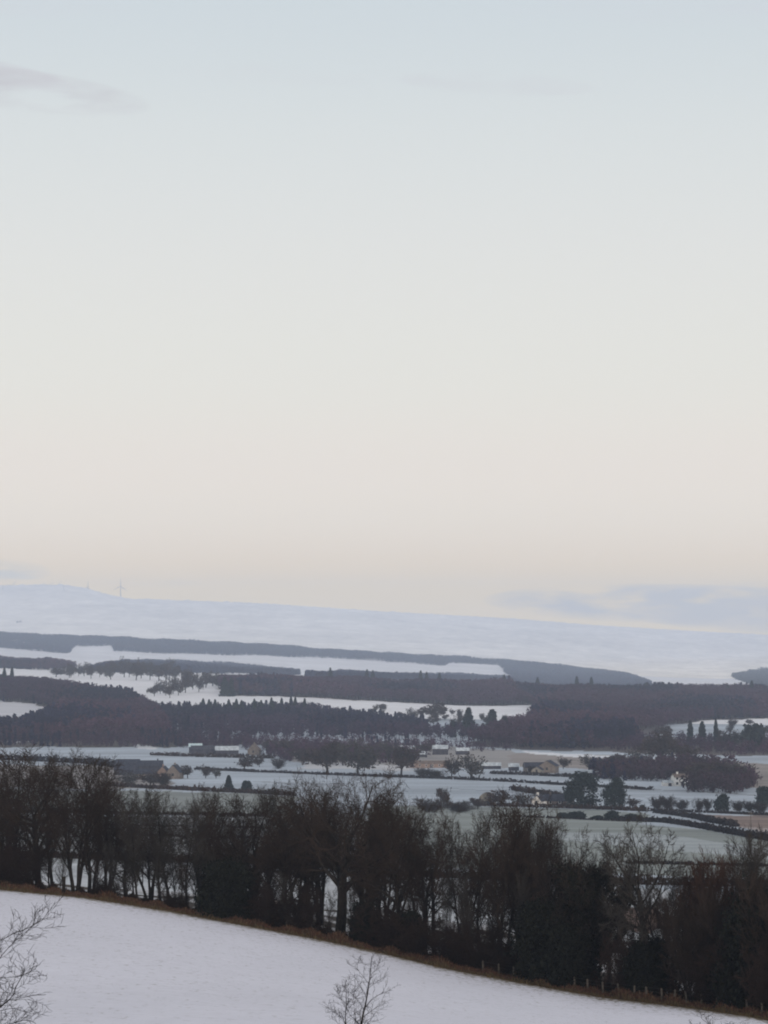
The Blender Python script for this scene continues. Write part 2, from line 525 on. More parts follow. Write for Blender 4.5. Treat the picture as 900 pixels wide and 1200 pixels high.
def grow(spec, seed):
    rnd = random.Random(seed)
    segs = []

    def branch(p, d, L, r, lev):
        n = spec['nseg'][lev]; step = L / n
        wob = spec['wob'][lev]; trop = spec['trop'][lev]
        pts = [(p, r, d)]
        rend = r * spec['taper'][lev]
        for i in range(n):
            d = _norm((d[0] + rnd.gauss(0, wob), d[1] + rnd.gauss(0, wob), d[2] + rnd.gauss(0, wob) + trop))
            q = (p[0] + d[0] * step, p[1] + d[1] * step, p[2] + d[2] * step)
            r1 = r + (rend - r) * (i + 1) / n
            segs.append((p, q, pts[-1][1], r1, lev))
            p = q
            pts.append((p, r1, d))
        if lev + 1 < len(spec['nseg']):
            nc = spec['kids'][lev]
            nc = max(1, int(round(nc * rnd.uniform(0.8, 1.2))))
            az = rnd.uniform(0, 6.28)
            for k in range(nc):
                t = spec['start'][lev] + (1 - spec['start'][lev]) * (k + rnd.random()) / nc
                x = min(t * n, n - 1e-6); i = int(x); fr = x - i
                a, b = pts[i], pts[i + 1]
                q = tuple(a[0][j] + (b[0][j] - a[0][j]) * fr for j in range(3))
                rr = a[1] + (b[1] - a[1]) * fr
                az += 2.4 + rnd.uniform(-0.5, 0.5)
                ang = spec['ang'][lev] * rnd.uniform(0.7, 1.25)
                shape = 1.0 - spec['short'][lev] * abs(t - spec['peak'][lev])
                branch(q, tilt(b[2], ang, az), L * spec['ratio'][lev] * max(0.2, shape) * rnd.uniform(0.75, 1.2),
                       max(rr * spec['rr'][lev], spec['rmin']), lev + 1)
    for (p, d, L, r) in spec['stems'](rnd):
        branch(p, _norm(d), L, r, 0)
    return segs


def tubes(segs, sides):
    if not segs:
        return np.zeros((0, 3)), np.zeros((0, 4), int)
    P0 = np.array([s[0] for s in segs]); P1 = np.array([s[1] for s in segs])
    r0 = np.array([s[2] for s in segs]); r1 = np.array([s[3] for s in segs])
    d = P1 - P0; d /= np.linalg.norm(d, axis=1, keepdims=True) + 1e-9
    h = np.where(np.abs(d[:, 2:3]) < 0.9, np.array([[0, 0, 1.0]]), np.array([[1.0, 0, 0]]))
    a = np.cross(d, h); a /= np.linalg.norm(a, axis=1, keepdims=True) + 1e-9
    b = np.cross(d, a)
    P1 = P1 + d * r1[:, None] * 0.5
    th = np.arange(sides) * 2 * math.pi / sides
    ring = a[:, None, :] * np.cos(th)[None, :, None] + b[:, None, :] * np.sin(th)[None, :, None]
    v = np.concatenate([P0[:, None, :] + ring * r0[:, None, None], P1[:, None, :] + ring * r1[:, None, None]], 1)
    n = len(segs)
    base = np.arange(n)[:, None] * (2 * sides)
    k = np.arange(sides); k2 = (k + 1) % sides
    f = np.stack([base + k, base + k2, base + sides + k2, base + sides + k], -1).reshape(-1, 4)
    return v.reshape(-1, 3), f


def leaf_quads(centres, size, r, flat=0.0, aspect=1.0):
    """randomly turned quads round the given centres"""
    n = len(centres)
    a = r.normal(size=(n, 3)); a[:, 2] *= (1 - flat); a /= np.linalg.norm(a, axis=1, keepdims=True)
    b = r.normal(size=(n, 3)); b -= (b * a).sum(1, keepdims=True) * a; b /= np.linalg.norm(b, axis=1, keepdims=True)
    s = (size * r.uniform(0.6, 1.4, n))[:, None]
    a = a * s * aspect; b = b * s
    v = np.stack([centres - a - b * 0.6, centres + a - b, centres + a * 0.7 + b, centres - a * 0.8 + b * 0.9], 1).reshape(-1, 3)
    f = np.arange(4 * n).reshape(n, 4)
    return v, f


class Proto:
    """meshes of one kind of tree, base at the origin: list of (part name, mesh, material)"""
    def __init__(s, parts, height, halfw): s.parts = parts; s.height = height; s.halfw = halfw


def tree_proto(kind, spec, seed, trunk_mat, crown_mat, split=2, extra=None):
    segs = grow(spec, seed)
    z = float(np.percentile([s[1][2] for s in segs], 99.3))
    xs = np.array([abs(s[1][0]) for s in segs])
    lo = [s for s in segs if s[4] < split]; hi = [s for s in segs if s[4] >= split]
    tv, tf = tubes([s for s in lo], 6)
    parts = [('trunk', mesh_np(kind + '_trunk', tv, tf), trunk_mat)]
    mid = [s for s in hi if s[4] == split]; tw = [s for s in hi if s[4] > split]
    v1, f1 = tubes(mid, 4); v2, f2 = tubes(tw, 3)
    parts.append(('crown', mesh_np(kind + '_crown', np.concatenate([v1, v2]), np.concatenate([f1, f2 + len(v1)])), crown_mat))
    if extra:
        parts += extra(segs)
    for _, me, m in parts:
        me.materials.append(m)
    return Proto(parts, z, float(np.percentile(xs, 97)))


def single(h, r, lean=0.0):
    return lambda q: [((0, 0, -0.3), (lean * q.choice((-1, 1)), lean * 0.5 * q.uniform(-1, 1), 1), h, r)]


def multi(n, h, r, spread, foot=0.2):
    def f(q):
        out = []
        for k in range(n):
            a = 6.28 * k / n + q.uniform(-0.4, 0.4)
            s = spread * q.uniform(0.4, 1.2)
            out.append(((math.cos(a) * foot, math.sin(a) * foot, -0.3), (math.cos(a) * s, math.sin(a) * s, 1), h * q.uniform(0.75, 1.1), r * q.uniform(0.7, 1.1)))
        return out
    return f


OAK = dict(stems=single(8.0, 0.52), nseg=[6, 6, 5, 4, 2], wob=[0.05, 0.16, 0.2, 0.22, 0.2], trop=[0.02, 0.05, 0.03, 0.05, 0.04],
           taper=[0.6, 0.3, 0.3, 0.3, 0.5], kids=[12, 8, 8, 6], start=[0.38, 0.25, 0.2, 0.15], ang=[1.0, 0.85, 0.8, 0.7],
           ratio=[0.85, 0.50, 0.46, 0.5], short=[0.5, 0.6, 0.5, 0.4], peak=[0.7, 0.5, 0.5, 0.5], rr=[0.55, 0.5, 0.5, 0.6], rmin=0.017)
BROAD = dict(stems=multi(4, 8.5, 0.26, 0.33), nseg=[6, 5, 5, 3, 2], wob=[0.08, 0.14, 0.18, 0.2, 0.2], trop=[0.03, 0.07, 0.06, 0.05, 0.04],
             taper=[0.4, 0.3, 0.3, 0.35, 0.5], kids=[8, 8, 7, 5], start=[0.30, 0.2, 0.15, 0.15], ang=[0.75, 0.75, 0.75, 0.7],
             ratio=[0.55, 0.52, 0.5, 0.5], short=[0.3, 0.5, 0.5, 0.4], peak=[0.6, 0.5, 0.5, 0.5], rr=[0.5, 0.5, 0.5, 0.6], rmin=0.017)
SLIM = dict(stems=single(11.0, 0.17, 0.06), nseg=[9, 5, 4, 2], wob=[0.05, 0.12, 0.16, 0.2], trop=[0.02, 0.10, 0.08, 0.05],
            taper=[0.2, 0.25, 0.3, 0.5], kids=[30, 10, 7], start=[0.16, 0.12, 0.12], ang=[0.62, 0.6, 0.65],
            ratio=[0.33, 0.42, 0.5], short=[0.7, 0.5, 0.4], peak=[0.5, 0.5, 0.5], rr=[0.45, 0.5, 0.6], rmin=0.017)
ASH = dict(stems=single(9.0, 0.36, 0.10), nseg=[7, 7, 6, 4, 2], wob=[0.10, 0.14, 0.17, 0.2, 0.2], trop=[0.02, 0.06, 0.06, 0.06, 0.05],
           taper=[0.55, 0.25, 0.3, 0.35, 0.5], kids=[10, 9, 9, 7], start=[0.52, 0.22, 0.2, 0.2], ang=[0.95, 0.7, 0.65, 0.6],
           ratio=[0.62, 0.48, 0.44, 0.5], short=[0.3, 0.5, 0.5, 0.4], peak=[0.9, 0.5, 0.5, 0.5], rr=[0.5, 0.5, 0.5, 0.6], rmin=0.017)
SHRUB = dict(stems=multi(9, 3.4, 0.06, 0.55, 0.08), nseg=[5, 4, 3, 2], wob=[0.10, 0.15, 0.18, 0.2], trop=[0.03, 0.06, 0.05, 0.03],
             taper=[0.3, 0.35, 0.4, 0.5], kids=[11, 9, 8], start=[0.12, 0.12, 0.12], ang=[0.7, 0.7, 0.7],
             ratio=[0.48, 0.5, 0.5], short=[0.4, 0.4, 0.4], peak=[0.5, 0.5, 0.5], rr=[0.6, 0.6, 0.7], rmin=0.017)
WILLOW = dict(stems=multi(7, 8.0, 0.14, 0.42, 0.14), nseg=[6, 5, 4, 2], wob=[0.07, 0.11, 0.14, 0.18], trop=[0.05, 0.10, 0.08, 0.06],
              taper=[0.25, 0.3, 0.4, 0.5], kids=[16, 10, 8], start=[0.15, 0.12, 0.1], ang=[0.55, 0.5, 0.5],
              ratio=[0.40, 0.46, 0.5], short=[0.5, 0.4, 0.4], peak=[0.4, 0.5, 0.5], rr=[0.45, 0.5, 0.6], rmin=0.017)
SMALL = dict(stems=single(3.0, 0.24), nseg=[4, 5, 4, 3], wob=[0.06, 0.16, 0.2, 0.2], trop=[0.0, 0.05, 0.04, 0.04],
             taper=[0.7, 0.3, 0.3, 0.5], kids=[10, 11, 8], start=[0.45, 0.1, 0.1], ang=[0.85, 0.8, 0.75],
             ratio=[1.35, 0.5, 0.45], short=[0.3, 0.5, 0.4], peak=[0.8, 0.5, 0.5], rr=[0.6, 0.5, 0.6], rmin=0.03)


def ivy_extra(seed, zmax, size=0.16, count=9000):
    def f(segs):
        r = np.random.default_rng(seed)
        s = [q for q in segs if q[4] < 3 and q[0][2] < zmax]
        p0 = np.array([q[0] for q in s]); p1 = np.array([q[1] for q in s])
        w = np.array([(q[2] + 0.35) * (1.6 if q[4] < 2 else 0.18) for q in s])
        i = r.choice(len(s), count, p=w / w.sum())
        t = r.random(count)[:, None]
        off = r.normal(size=(count, 3)) * 0.30
        c = p0[i] * (1 - t) + p1[i] * t + off
        v, fc = leaf_quads(c, size, r)
        return [('ivy', mesh_np('ivy_cover', v, fc), M_IVY)]
    return f


def holly_proto(seed, h, rad, n=7000, mat=None, size=0.14, top=0.75):
    """evergreen: leafy mound or cone on a short stem with inner branches"""
    r = np.random.default_rng(seed)
    nb = 55
    hz = r.random(nb) ** 0.8; az = r.random(nb) * 6.283
    rr = rad * np.sqrt(np.clip(1 - (np.abs(hz - 0.35) / top) ** 2, 0.03, 1)) * r.uniform(0.55, 1.0, nb)
    cc = np.stack([np.cos(az) * rr, np.sin(az) * rr, 0.25 + hz * (h - 0.3)], 1)
    k = r.integers(0, nb, n)
    c = cc[k] + r.normal(size=(n, 3)) * np.array([rad * 0.22, rad * 0.22, h * 0.075])
    c[:, 2] = np.clip(c[:, 2], 0.05, None)
    v, f = leaf_quads(c, size, r)
    segs = [((0, 0, -0.2), (0, 0, h * 0.85), 0.14, 0.04, 0)]
    for j in range(nb):
        segs.append(((0, 0, max(0.1, cc[j, 2] - rad * 0.35)), tuple(cc[j]), 0.045, 0.02, 1))
    tv, tf = tubes(segs, 4)
    parts = [('trunk', mesh_np('evergreen_trunk', tv, tf), M_BARK), ('crown', mesh_np('evergreen_crown', v, f), mat or M_HOLLY)]
    for _, me, m in parts:
        me.materials.append(m)
    return Proto(parts, float(np.percentile(v[:, 2], 99.5)), rad)


def conifer_proto(seed, h, rad, n=2600, mat=None, power=0.9):
    r = np.random.default_rng(seed)
    t = r.random(n) ** 0.75
    tiers = np.round(t * 14) / 14 + r.normal(size=n) * 0.012
    az = r.integers(0, 9, n) * 0.698 + tiers * 20 + r.normal(size=n) * 0.24
    rr = rad * (1 - np.clip(tiers, 0, 0.985)) ** power * np.sqrt(r.random(n)) * (0.80 + 0.16 * np.sin(az * 2.0 + tiers * 9) + 0.14 * np.sin(tiers * 41 + az * 3))
    c = np.stack([np.cos(az) * rr, np.sin(az) * rr, h * (0.07 + 0.93 * tiers) - rr * 0.28], 1)
    c[:, 2] = np.clip(c[:, 2], 0.1, h)
    v, f = leaf_quads(c, 0.30 + 0.012 * h, r, flat=0.4)
    tv, tf = tubes([((0, 0, -0.3), (0, 0, h * 0.5), 0.025 * h, 0.015 * h, 0), ((0, 0, h * 0.5), (0, 0, h * 0.99), 0.015 * h, 0.02, 0)], 6)
    parts = [('trunk', mesh_np('conifer_trunk', tv, tf), M_BARK), ('crown', mesh_np('conifer_crown', v, f), mat or M_PINE)]
    for _, me, m in parts:
        me.materials.append(m)
    return Proto(parts, h, rad)


P = {}
P['oak'] = tree_proto('oak', OAK, 11, M_BARK, M_TWIG)
P['oak_b'] = tree_proto('oak', OAK, 12, M_BARK, M_TWIG)
P['broad'] = tree_proto('broad', BROAD, 21, M_BARK, M_TWIG)
P['broad_b'] = tree_proto('broad', BROAD, 22, M_BARK, M_TWIG)
P['slim'] = tree_proto('slim', SLIM, 31, M_BARK, M_TWIG, split=1)
P['slim_b'] = tree_proto('slim', SLIM, 32, M_BARK, M_GREYTWIG, split=1)
P['slim_c'] = tree_proto('slim', SLIM, 33, M_BARK, M_GREYTWIG, split=1)
P['ash'] = tree_proto('ash', ASH, 45, M_BARK, M_GREYTWIG)
P['shrub'] = tree_proto('shrub', SHRUB, 51, M_BARK, M_THICKET, split=1)
P['shrub_b'] = tree_proto('shrub', SHRUB, 52, M_BARK, M_THICKET, split=1)
P['rust'] = tree_proto('willow', WILLOW, 61, M_PALEBARK, M_RUST, split=1)
P['willow'] = tree_proto('willow', WILLOW, 62, M_BARK, M_TWIG, split=1)
P['ivy'] = tree_proto('ivy', BROAD, 71, M_BARK, M_TWIG, extra=ivy_extra(3, 8.5, 0.095, 22000))
P['ivy_b'] = tree_proto('ivy', OAK, 72, M_BARK, M_TWIG, extra=ivy_extra(4, 7.0, 0.095, 16000))
P['holly'] = holly_proto(5, 4.2, 2.3, 15000, None, 0.085)
P['holly_b'] = holly_proto(6, 6.0, 2.6, 18000, None, 0.09)
def far_proto(seed, low=0.25, n=900, mat=None):
    """winter tree for the middle distance: short trunk, limbs, and a soft head of fine twigs"""
    segs = grow(SMALL, seed)
    z = max(q[1][2] for q in segs)
    tv, tf = tubes([q for q in segs if q[4] < 2], 5)
    r = np.random.default_rng(seed)
    tips = np.array([q[1] for q in segs if q[4] >= 1])
    c = tips[r.integers(0, len(tips), n)] + r.normal(size=(n, 3)) * 0.22
    c = c[c[:, 2] > z * low]
    v, f = leaf_quads(c, 0.13, r, aspect=2.6)
    t2, f2 = tubes([q for q in segs if q[4] == 2], 3)
    parts = [('trunk', mesh_np('far_trunk', tv, tf), M_BARK), ('crown', mesh_np('far_crown', np.concatenate([v, t2]), np.concatenate([f, f2 + len(v)])), mat or M_FAR)]
    for _, me, m in parts:
        me.materials.append(m)
    return Proto(parts, z, float(np.percentile(np.abs(c[:, 0]), 96)))


M_FAR = mat_noise('far_twigs', (0.026, 0.019, 0.018), (0.050, 0.034, 0.030), 0.3)
P['small'] = far_proto(81)
P['small_b'] = far_proto(82, 0.16)
P['small_c'] = far_proto(83, 0.12, 700, M_GREYTWIG)
P['conifer'] = conifer_proto(91, 15.0, 4.6, 4200, power=0.58)
P['conifer_b'] = conifer_proto(92, 14.0, 3.4, 3600, power=0.75)
P['pine'] = conifer_proto(93, 14.0, 3.0, 1300, power=0.42)
P['yew'] = holly_proto(96, 12.0, 4.8, 4200, M_PINE, 0.30, 0.72)
P['bush'] = holly_proto(95, 4.0, 2.6, 1700, M_PINE, 0.28, 0.8)


def put(kind, x, y, height, halfw=None, rz=0.0, label='', cat='tree', group=None, name='bare_tree', lean=(0, 0), sink=0.05):
    p = P[kind]
    sz = height / p.height
    sx = sz if halfw is None else halfw / p.halfw
    e = empty(name, (x, y, gz(x, y) - sink), rz, (sx, sx, sz))
    if lean != (0, 0):
        e.rotation_euler = (lean[0], lean[1], rz)
    tag(e, label, cat, group)
    for part, me, m in p.parts:
        link(part, me, e)
    return e


def row_height(px, x, y, toprow):
    """height of something that stands at x, y and reaches up to toprow"""
    D = math.hypot(x, y)
    return D * float(tan_el(px, toprow)) - gz(x, y)


# ------------------------------------------------------------------ the line of trees below the field
# kind, column, metres behind the field edge, row of the top, half width in pixels, name, label
ROW = [
    ('broad', -42, 9, 884, 62, 'bare_tree', 'broad many stemmed bare tree cut by the photo edge at far left of the row'),
    ('broad_b', 9, 10, 888, 46, 'bare_tree', 'dense dark bare tree at the left end of the row, above the thick undergrowth'),
    ('oak_b', 47, 8, 886, 48, 'bare_tree', 'bare tree with twin stems and thick dark trunk, second from the left end'),
    ('broad', 90, 7, 889, 50, 'bare_tree', 'bare tree with forked leaning stems beside the dark gatepost'),
    ('slim', 106, 8, 884, 34, 'bare_tree', 'tall leaning bare tree just past the forked tree near the gatepost'),
    ('broad_b', 128, 14, 912, 40, 'bare_tree', 'reddish brown bare tree behind the small leaning trunks, left of the slim ones'),
    ('slim_b', 163, 6, 938, 26, 'bare_tree', 'slim straight bare tree, first of the thin trees after the brown gap'),
    ('broad_b', 178, 11, 936, 34, 'bare_tree', 'many stemmed bare tree crossing its thin straight neighbour'),
    ('slim_c', 200, 12, 924, 34, 'bare_tree', 'thin pale twigged tree in the middle of the slim trees'),
    ('slim_b', 221, 6, 932, 30, 'bare_tree', 'dark stemmed slim tree standing straight before the evergreen mound'),
    ('broad', 236, 12, 932, 38, 'bare_tree', 'pale twigged tree rising from behind the evergreen mound'),
    ('broad_b', 262, 14, 934, 40, 'bare_tree', 'bare tree behind the dark evergreen mound with a feathery top'),
    ('oak_b', 300, 12, 938, 46, 'bare_tree', 'round headed dense bare tree just past the evergreen mound'),
    ('broad', 330, 9, 936, 50, 'bare_tree', 'dense dark bare tree on the shoulder of the big oak'),
    ('slim_b', 318, 20, 916, 26, 'bare_tree', 'thin topped tree poking above the dense round crowns'),
    ('oak', 362, 14, 915, 52, 'bare_tree', 'dark crowned tree pressed against the left side of the big oak'),
    ('oak', 398, 6, 910, 84, 'oak_tree', 'largest bare oak of the row with thick black trunk and huge round crown'),
    ('broad_b', 440, 14, 915, 50, 'bare_tree', 'dark bare tree forming the right shoulder of the big oak'),
    ('oak_b', 468, 8, 934, 42, 'bare_tree', 'bare tree with low spreading boughs right of the big oak'),
    ('broad', 496, 10, 950, 40, 'bare_tree', 'brown twigged slim tree in the low dip right of the oak'),
    ('ash', 508, 13, 962, 40, 'bare_tree', 'leaning bare tree with slanting trunk over the snow gap'),
    ('broad_b', 541, 7, 948, 40, 'bare_tree', 'tall bare tree standing in front of the small stone barn'),
    ('slim_b', 562, 11, 946, 34, 'bare_tree', 'slender bare tree between the stone barn and the brown tall trees'),
    ('broad', 586, 6, 942, 44, 'bare_tree', 'bare tree with the thickest trunk of the tall brown clump'),
    ('slim', 604, 9, 940, 38, 'bare_tree', 'straight narrow tree in the middle of the tall brown clump'),
    ('broad', 622, 13, 946, 44, 'bare_tree', 'many stemmed bare tree at the right of the tall brown clump'),
    ('broad_b', 646, 8, 958, 42, 'bare_tree', 'bare tree rising behind the low black holly'),
    ('broad_b', 664, 13, 968, 36, 'bare_tree', 'brown bare tree between the holly and the ivy covered tree'),
    ('ivy', 690, 6, 980, 40, 'ivy_clad_tree', 'large black ivy covered tree with bare twigs at its tip'),
    ('ivy_b', 712, 10, 1000, 30, 'ivy_clad_tree', 'smaller ivy covered tree tight behind the large black one'),
    ('ash', 766, 5, 952, 66, 'ash_tree', 'open crowned ash with clear forking limbs standing above its neighbours'),
    ('willow', 786, 9, 1010, 38, 'bare_tree', 'dark brown many stemmed tree at the foot of the open ash'),
    ('rust', 826, 8, 1004, 42, 'willow_tree', 'rusty brown round topped willow right of the open ash'),
    ('willow', 806, 4, 1050, 40, 'willow_tree', 'dark bushy willow below the rusty brown one, behind the fence'),
    ('willow', 850, 6, 1032, 40, 'willow_tree', 'dense dark willow just right of the rusty brown one'),
    ('slim_c', 845, 16, 980, 26, 'bare_tree', 'thin pale tree directly above the rusty willow'),
    ('slim_b', 866, 14, 974, 26, 'bare_tree', 'thin upright pale tree, third from the right end of the row'),
    ('slim_c', 888, 12, 968, 28, 'bare_tree', 'thin upright pale tree, second from the right end of the row'),
    ('slim_b', 908, 10, 966, 30, 'bare_tree', 'thin bare tree at the right end of the row'),
    ('holly_b', 884, 5, 1046, 34, 'holly_tree', 'black green holly at the right end of the row'),
    ('willow', 925, 6, 1020, 44, 'bare_tree', 'dark bushy tree cut by the right edge of the photo'),
]
for k, (kind, px, off, top, hw, name, lab) in enumerate(ROW):
    D = float(edge_dist(px)) + off
    x, y = at_d(px, D)
    h = row_height(px, x, y, top)
    cat = {'oak_tree': 'oak', 'ash_tree': 'ash tree', 'willow_tree': 'willow', 'holly_tree': 'holly'}.get(name, 'tree')
    put(kind, x, y, h, hw * D / F, rz=(k * 2.39) % 6.28, label=lab, cat=cat, group='trees along the foot of the snowy field', name=name)

for k, (px, off, top, hw) in enumerate([(116, 5, 1000, 12), (137, 4, 985, 13), (150, 6, 990, 12), (158, 10, 965, 15), (186, 4, 980, 14), (208, 8, 960, 15), (214, 4, 1000, 12), (231, 5, 985, 13), (248, 5, 990, 13),
                                        (285, 6, 1010, 13), (340, 4, 1020, 14), (384, 4, 1040, 12), (412, 5, 1035, 13), (520, 5, 1010, 14), (552, 4, 1020, 14), (575, 7, 1000, 16), (612, 5, 1020, 14), (72, 5, 985, 13), (60, 9, 960, 15)]):
    D = float(edge_dist(px)) + off
    x, y = at_d(px, D)
    put(('slim', 'slim_b', 'slim_c')[k % 3], x, y, row_height(px, x, y, top), hw * D / F, rz=k * 1.3,
        label='thin young bare tree among the trunks of the row', cat='tree', group='young trees between the trunks', name='young_tree')

for k, (px, off, top, hw) in enumerate([(20, 24, 876, 40), (64, 22, 884, 40), (112, 22, 892, 36), (150, 22, 928, 34), (190, 24, 922, 34), (236, 22, 924, 34), (284, 22, 930, 34), (348, 24, 916, 38), (376, 26, 914, 36), (425, 24, 914, 36), (452, 22, 928, 36),
                                        (612, 22, 944, 34), (880, 22, 984, 32)]):
    D = float(edge_dist(px)) + off
    x, y = at_d(px, D)
    put(('oak_b', 'broad', 'broad_b')[k % 3] if 340 < px < 660 else ('slim', 'slim_b', 'slim_c')[k % 3], x, y, row_height(px, x, y, top), hw * (1.25 if 340 < px < 660 else 1.0) * D / F, rz=k * 1.9,
        label='twiggy bare tree standing in the second rank behind the row', cat='tree', group='second rank of trees behind the row', name='rear_tree')

# leaning pale stem near the fence
for (px, off, top, lean, lab) in ((806, 3.5, 1086, 0.62, 'pale slender tree leaning sharply over the fence'),):
    D = float(edge_dist(px)) + off; x, y = at_d(px, D)
    put('slim_c', x, y, 9.5, 1.8, 0.6, lab, 'tree', 'trees along the foot of the snowy field', 'leaning_tree', lean=(0, lean))

# bushes and young growth under the trees
BUSH = [
    ('shrub', -20, 4, 985, 30, 'thicket', 'brown thicket at the far left below the broad trees'),
    ('shrub_b', 8, 3.5, 988, 28, 'thicket', 'black thicket under the left trees, first on the snow edge'),
    ('shrub', 30, 4, 992, 28, 'thicket', 'tall dark thicket left of the gatepost'),
    ('shrub_b', 130, 4, 1030, 16, 'bush', 'small rounded bush at the foot of the reddish bare tree'),
    ('shrub', 205, 5, 1045, 16, 'bush', 'low twiggy bush among the slim trees'),
    ('holly', 268, 3.5, 1010, 30, 'evergreen_bush', 'black evergreen mound at the end of the slim trees'),
    ('shrub_b', 318, 5, 1035, 26, 'thicket', 'brown twiggy thicket between the evergreen mound and the oak'),
    ('shrub', 356, 5, 1040, 26, 'thicket', 'dark twiggy thicket just left of the oak trunk'),
    ('holly', 428, 5, 1056, 15, 'evergreen_bush', 'black ivy stump close to the right of the oak trunk'),
    ('shrub_b', 455, 4, 1056, 30, 'thicket', 'brown thicket under the low boughs right of the oak'),
    ('shrub', 492, 4, 1074, 28, 'thicket', 'dense brown thicket before the leaning bare tree'),
    ('holly', 478, 6, 1068, 18, 'evergreen_bush', 'dark evergreen clump low under the spreading boughs'),
    ('shrub_b', 528, 4, 1078, 28, 'thicket', 'dark thicket under the thin tree by the barn'),
    ('shrub', 562, 4, 1084, 28, 'thicket', 'tangled thicket at the foot of the slender tree past the barn'),
    ('shrub_b', 596, 4, 1092, 24, 'thicket', 'brown thicket between the trunks of the tall clump'),
    ('holly_b', 636, 4, 1056, 30, 'holly_tree', 'large black holly between the tall clump and the ivy tree'),
    ('holly', 668, 4, 1082, 30, 'evergreen_bush', 'lower black evergreen leaning on the large holly'),
    ('shrub', 735, 4, 1084, 26, 'thicket', 'reddish thicket between the ivy tree and the ash trunk'),
    ('holly', 758, 5, 1100, 24, 'evergreen_bush', 'dark evergreen bush wrapped round the foot of the ash'),
    ('shrub_b', 835, 3.5, 1098, 34, 'thicket', 'dark thicket behind the fence under the rusty willow'),
    ('holly', 862, 4.5, 1090, 28, 'evergreen_bush', 'black evergreen bush left of the right end holly'),
    ('shrub', 900, 3.5, 1096, 32, 'thicket', 'brown thicket at the right end behind the fence'),
]
for k, (kind, px, off, top, hw, name, lab) in enumerate(BUSH):
    D = float(edge_dist(px)) + off
    x, y = at_d(px, D)
    put(kind, x, y, row_height(px, x, y, top), hw * D / F, rz=(k * 1.7) % 6.28, label=lab, cat='bush', group='bushes under the row of trees', name=name)

# ------------------------------------------------------------------ verge: dead grass, brambles, fence
def edge_curve(px, off):
    return at_d(px, float(edge_dist(px)) + off)


def verge():
    r = np.random.default_rng(40)
    n = 60000
    px = r.uniform(-140, 1040, n)
    off = r.triangular(-0.8, 1.6, 5.0, n)
    edge_clump = np.sin(px * 0.35) + np.sin(px * 0.13 + 1) + np.sin(px * 0.71 + 2)
    off += edge_clump * 0.12
    D = edge_dist(px) + off
    a = (px - 450) / F; nn = np.hypot(a, 1)
    x = a / nn * D; y = D / nn
    z = ground(x, y)
    h = r.uniform(0.22, 0.85, n) * (0.75 + 0.35 * np.sin(px * 0.083) * np.sin(px * 0.031 + 1)) * np.clip(0.55 + off * 0.25, 0.3, 1.25) * (0.8 + 0.2 * np.sin(px * 0.21))
    az = r.random(n) * 6.283; lean = r.normal(size=(n, 2)) * 0.28
    w = r.uniform(0.03, 0.07, n)
    dx = np.cos(az) * w; dy = np.sin(az) * w
    v = np.zeros((n, 4, 3))
    v[:, 0] = np.stack([x - dx, y - dy, z - 0.03], 1); v[:, 1] = np.stack([x + dx, y + dy, z - 0.03], 1)
    tx = x + lean[:, 0] * h; ty = y + lean[:, 1] * h
    v[:, 2] = np.stack([tx + dx * 0.4, ty + dy * 0.4, z + h], 1); v[:, 3] = np.stack([tx - dx * 0.4, ty - dy * 0.4, z + h], 1)
    pal = np.array([(0.125, 0.060, 0.040), (0.10, 0.052, 0.036), (0.14, 0.095, 0.060), (0.075, 0.050, 0.036)])
    c = pal[r.integers(0, 4, n)] * r.uniform(0.7, 1.2, n)[:, None]
    c[off < 0.5] = c[off < 0.5] * 0.5 + np.array((0.10, 0.085, 0.045)) * 0.6
    me = mesh_np('dead_grass', v.reshape(-1, 3), np.arange(4 * n).reshape(n, 4), np.repeat(c, 4, 0))
    o = link('dead_grass', me, None, M_TINT)
    tag(o, 'rusty brown dead grass along the bank at the foot of the snowy field', 'grass', kind='stuff')


verge()


def brambles():
    r = np.random.default_rng(41)
    n = 75000
    px = r.uniform(-140, 1040, n)
    off = 3.2 + r.gamma(2.0, 1.8, n)
    D = edge_dist(px) + off
    a = (px - 450) / F; nn = np.hypot(a, 1)
    x = a / nn * D; y = D / nn
    z = ground(x, y)
    dens = np.interp(px, [-140, 40, 60, 120, 240, 280, 400, 520, 1040], [1.6, 1.4, 0.5, 0.45, 0.6, 0.8, 0.8, 1.1, 1.5])
    lump = np.clip(0.6 + 0.5 * np.sin(px * 0.17) * np.sin(px * 0.049 + 1) + 0.3 * np.sin(px * 0.41), 0.15, 1.4)
    h = r.random(n) ** 1.2 * 1.5 * dens * lump
    c = np.stack([x, y, z + h], 1)
    v, f = leaf_quads(c, 0.022, r, aspect=9.0)
    pal = np.array([(0.026, 0.017, 0.013), (0.040, 0.024, 0.018), (0.018, 0.016, 0.012)])
    col = np.repeat(pal[r.integers(0, 3, n)], 4, 0)
    me = mesh_np('undergrowth', v, f, col)
    o = link('undergrowth', me, None, M_TINT)
    tag(o, 'dark brown bramble undergrowth between the trunks behind the grassy bank', 'undergrowth', kind='stuff')


brambles()


def post_mesh(h, w):
    m = MB(); m.box(-w, w, -w, w, -0.25, h - 0.05)
    n = len(m.v)
    m.v += [(-w, -w, h - 0.05), (w, -w, h - 0.05), (w, w, h - 0.05), (-w, w, h - 0.05), (0, 0, h + 0.03)]
    me_f = [(n, n + 1, n + 4), (n + 1, n + 2, n + 4), (n + 2, n + 3, n + 4), (n + 3, n, n + 4)]
    me = bpy.data.meshes.new('fence_post'); me.from_pydata(m.v, [], m.f + me_f); me.update()
    me.materials.append(M_POST)
    return me


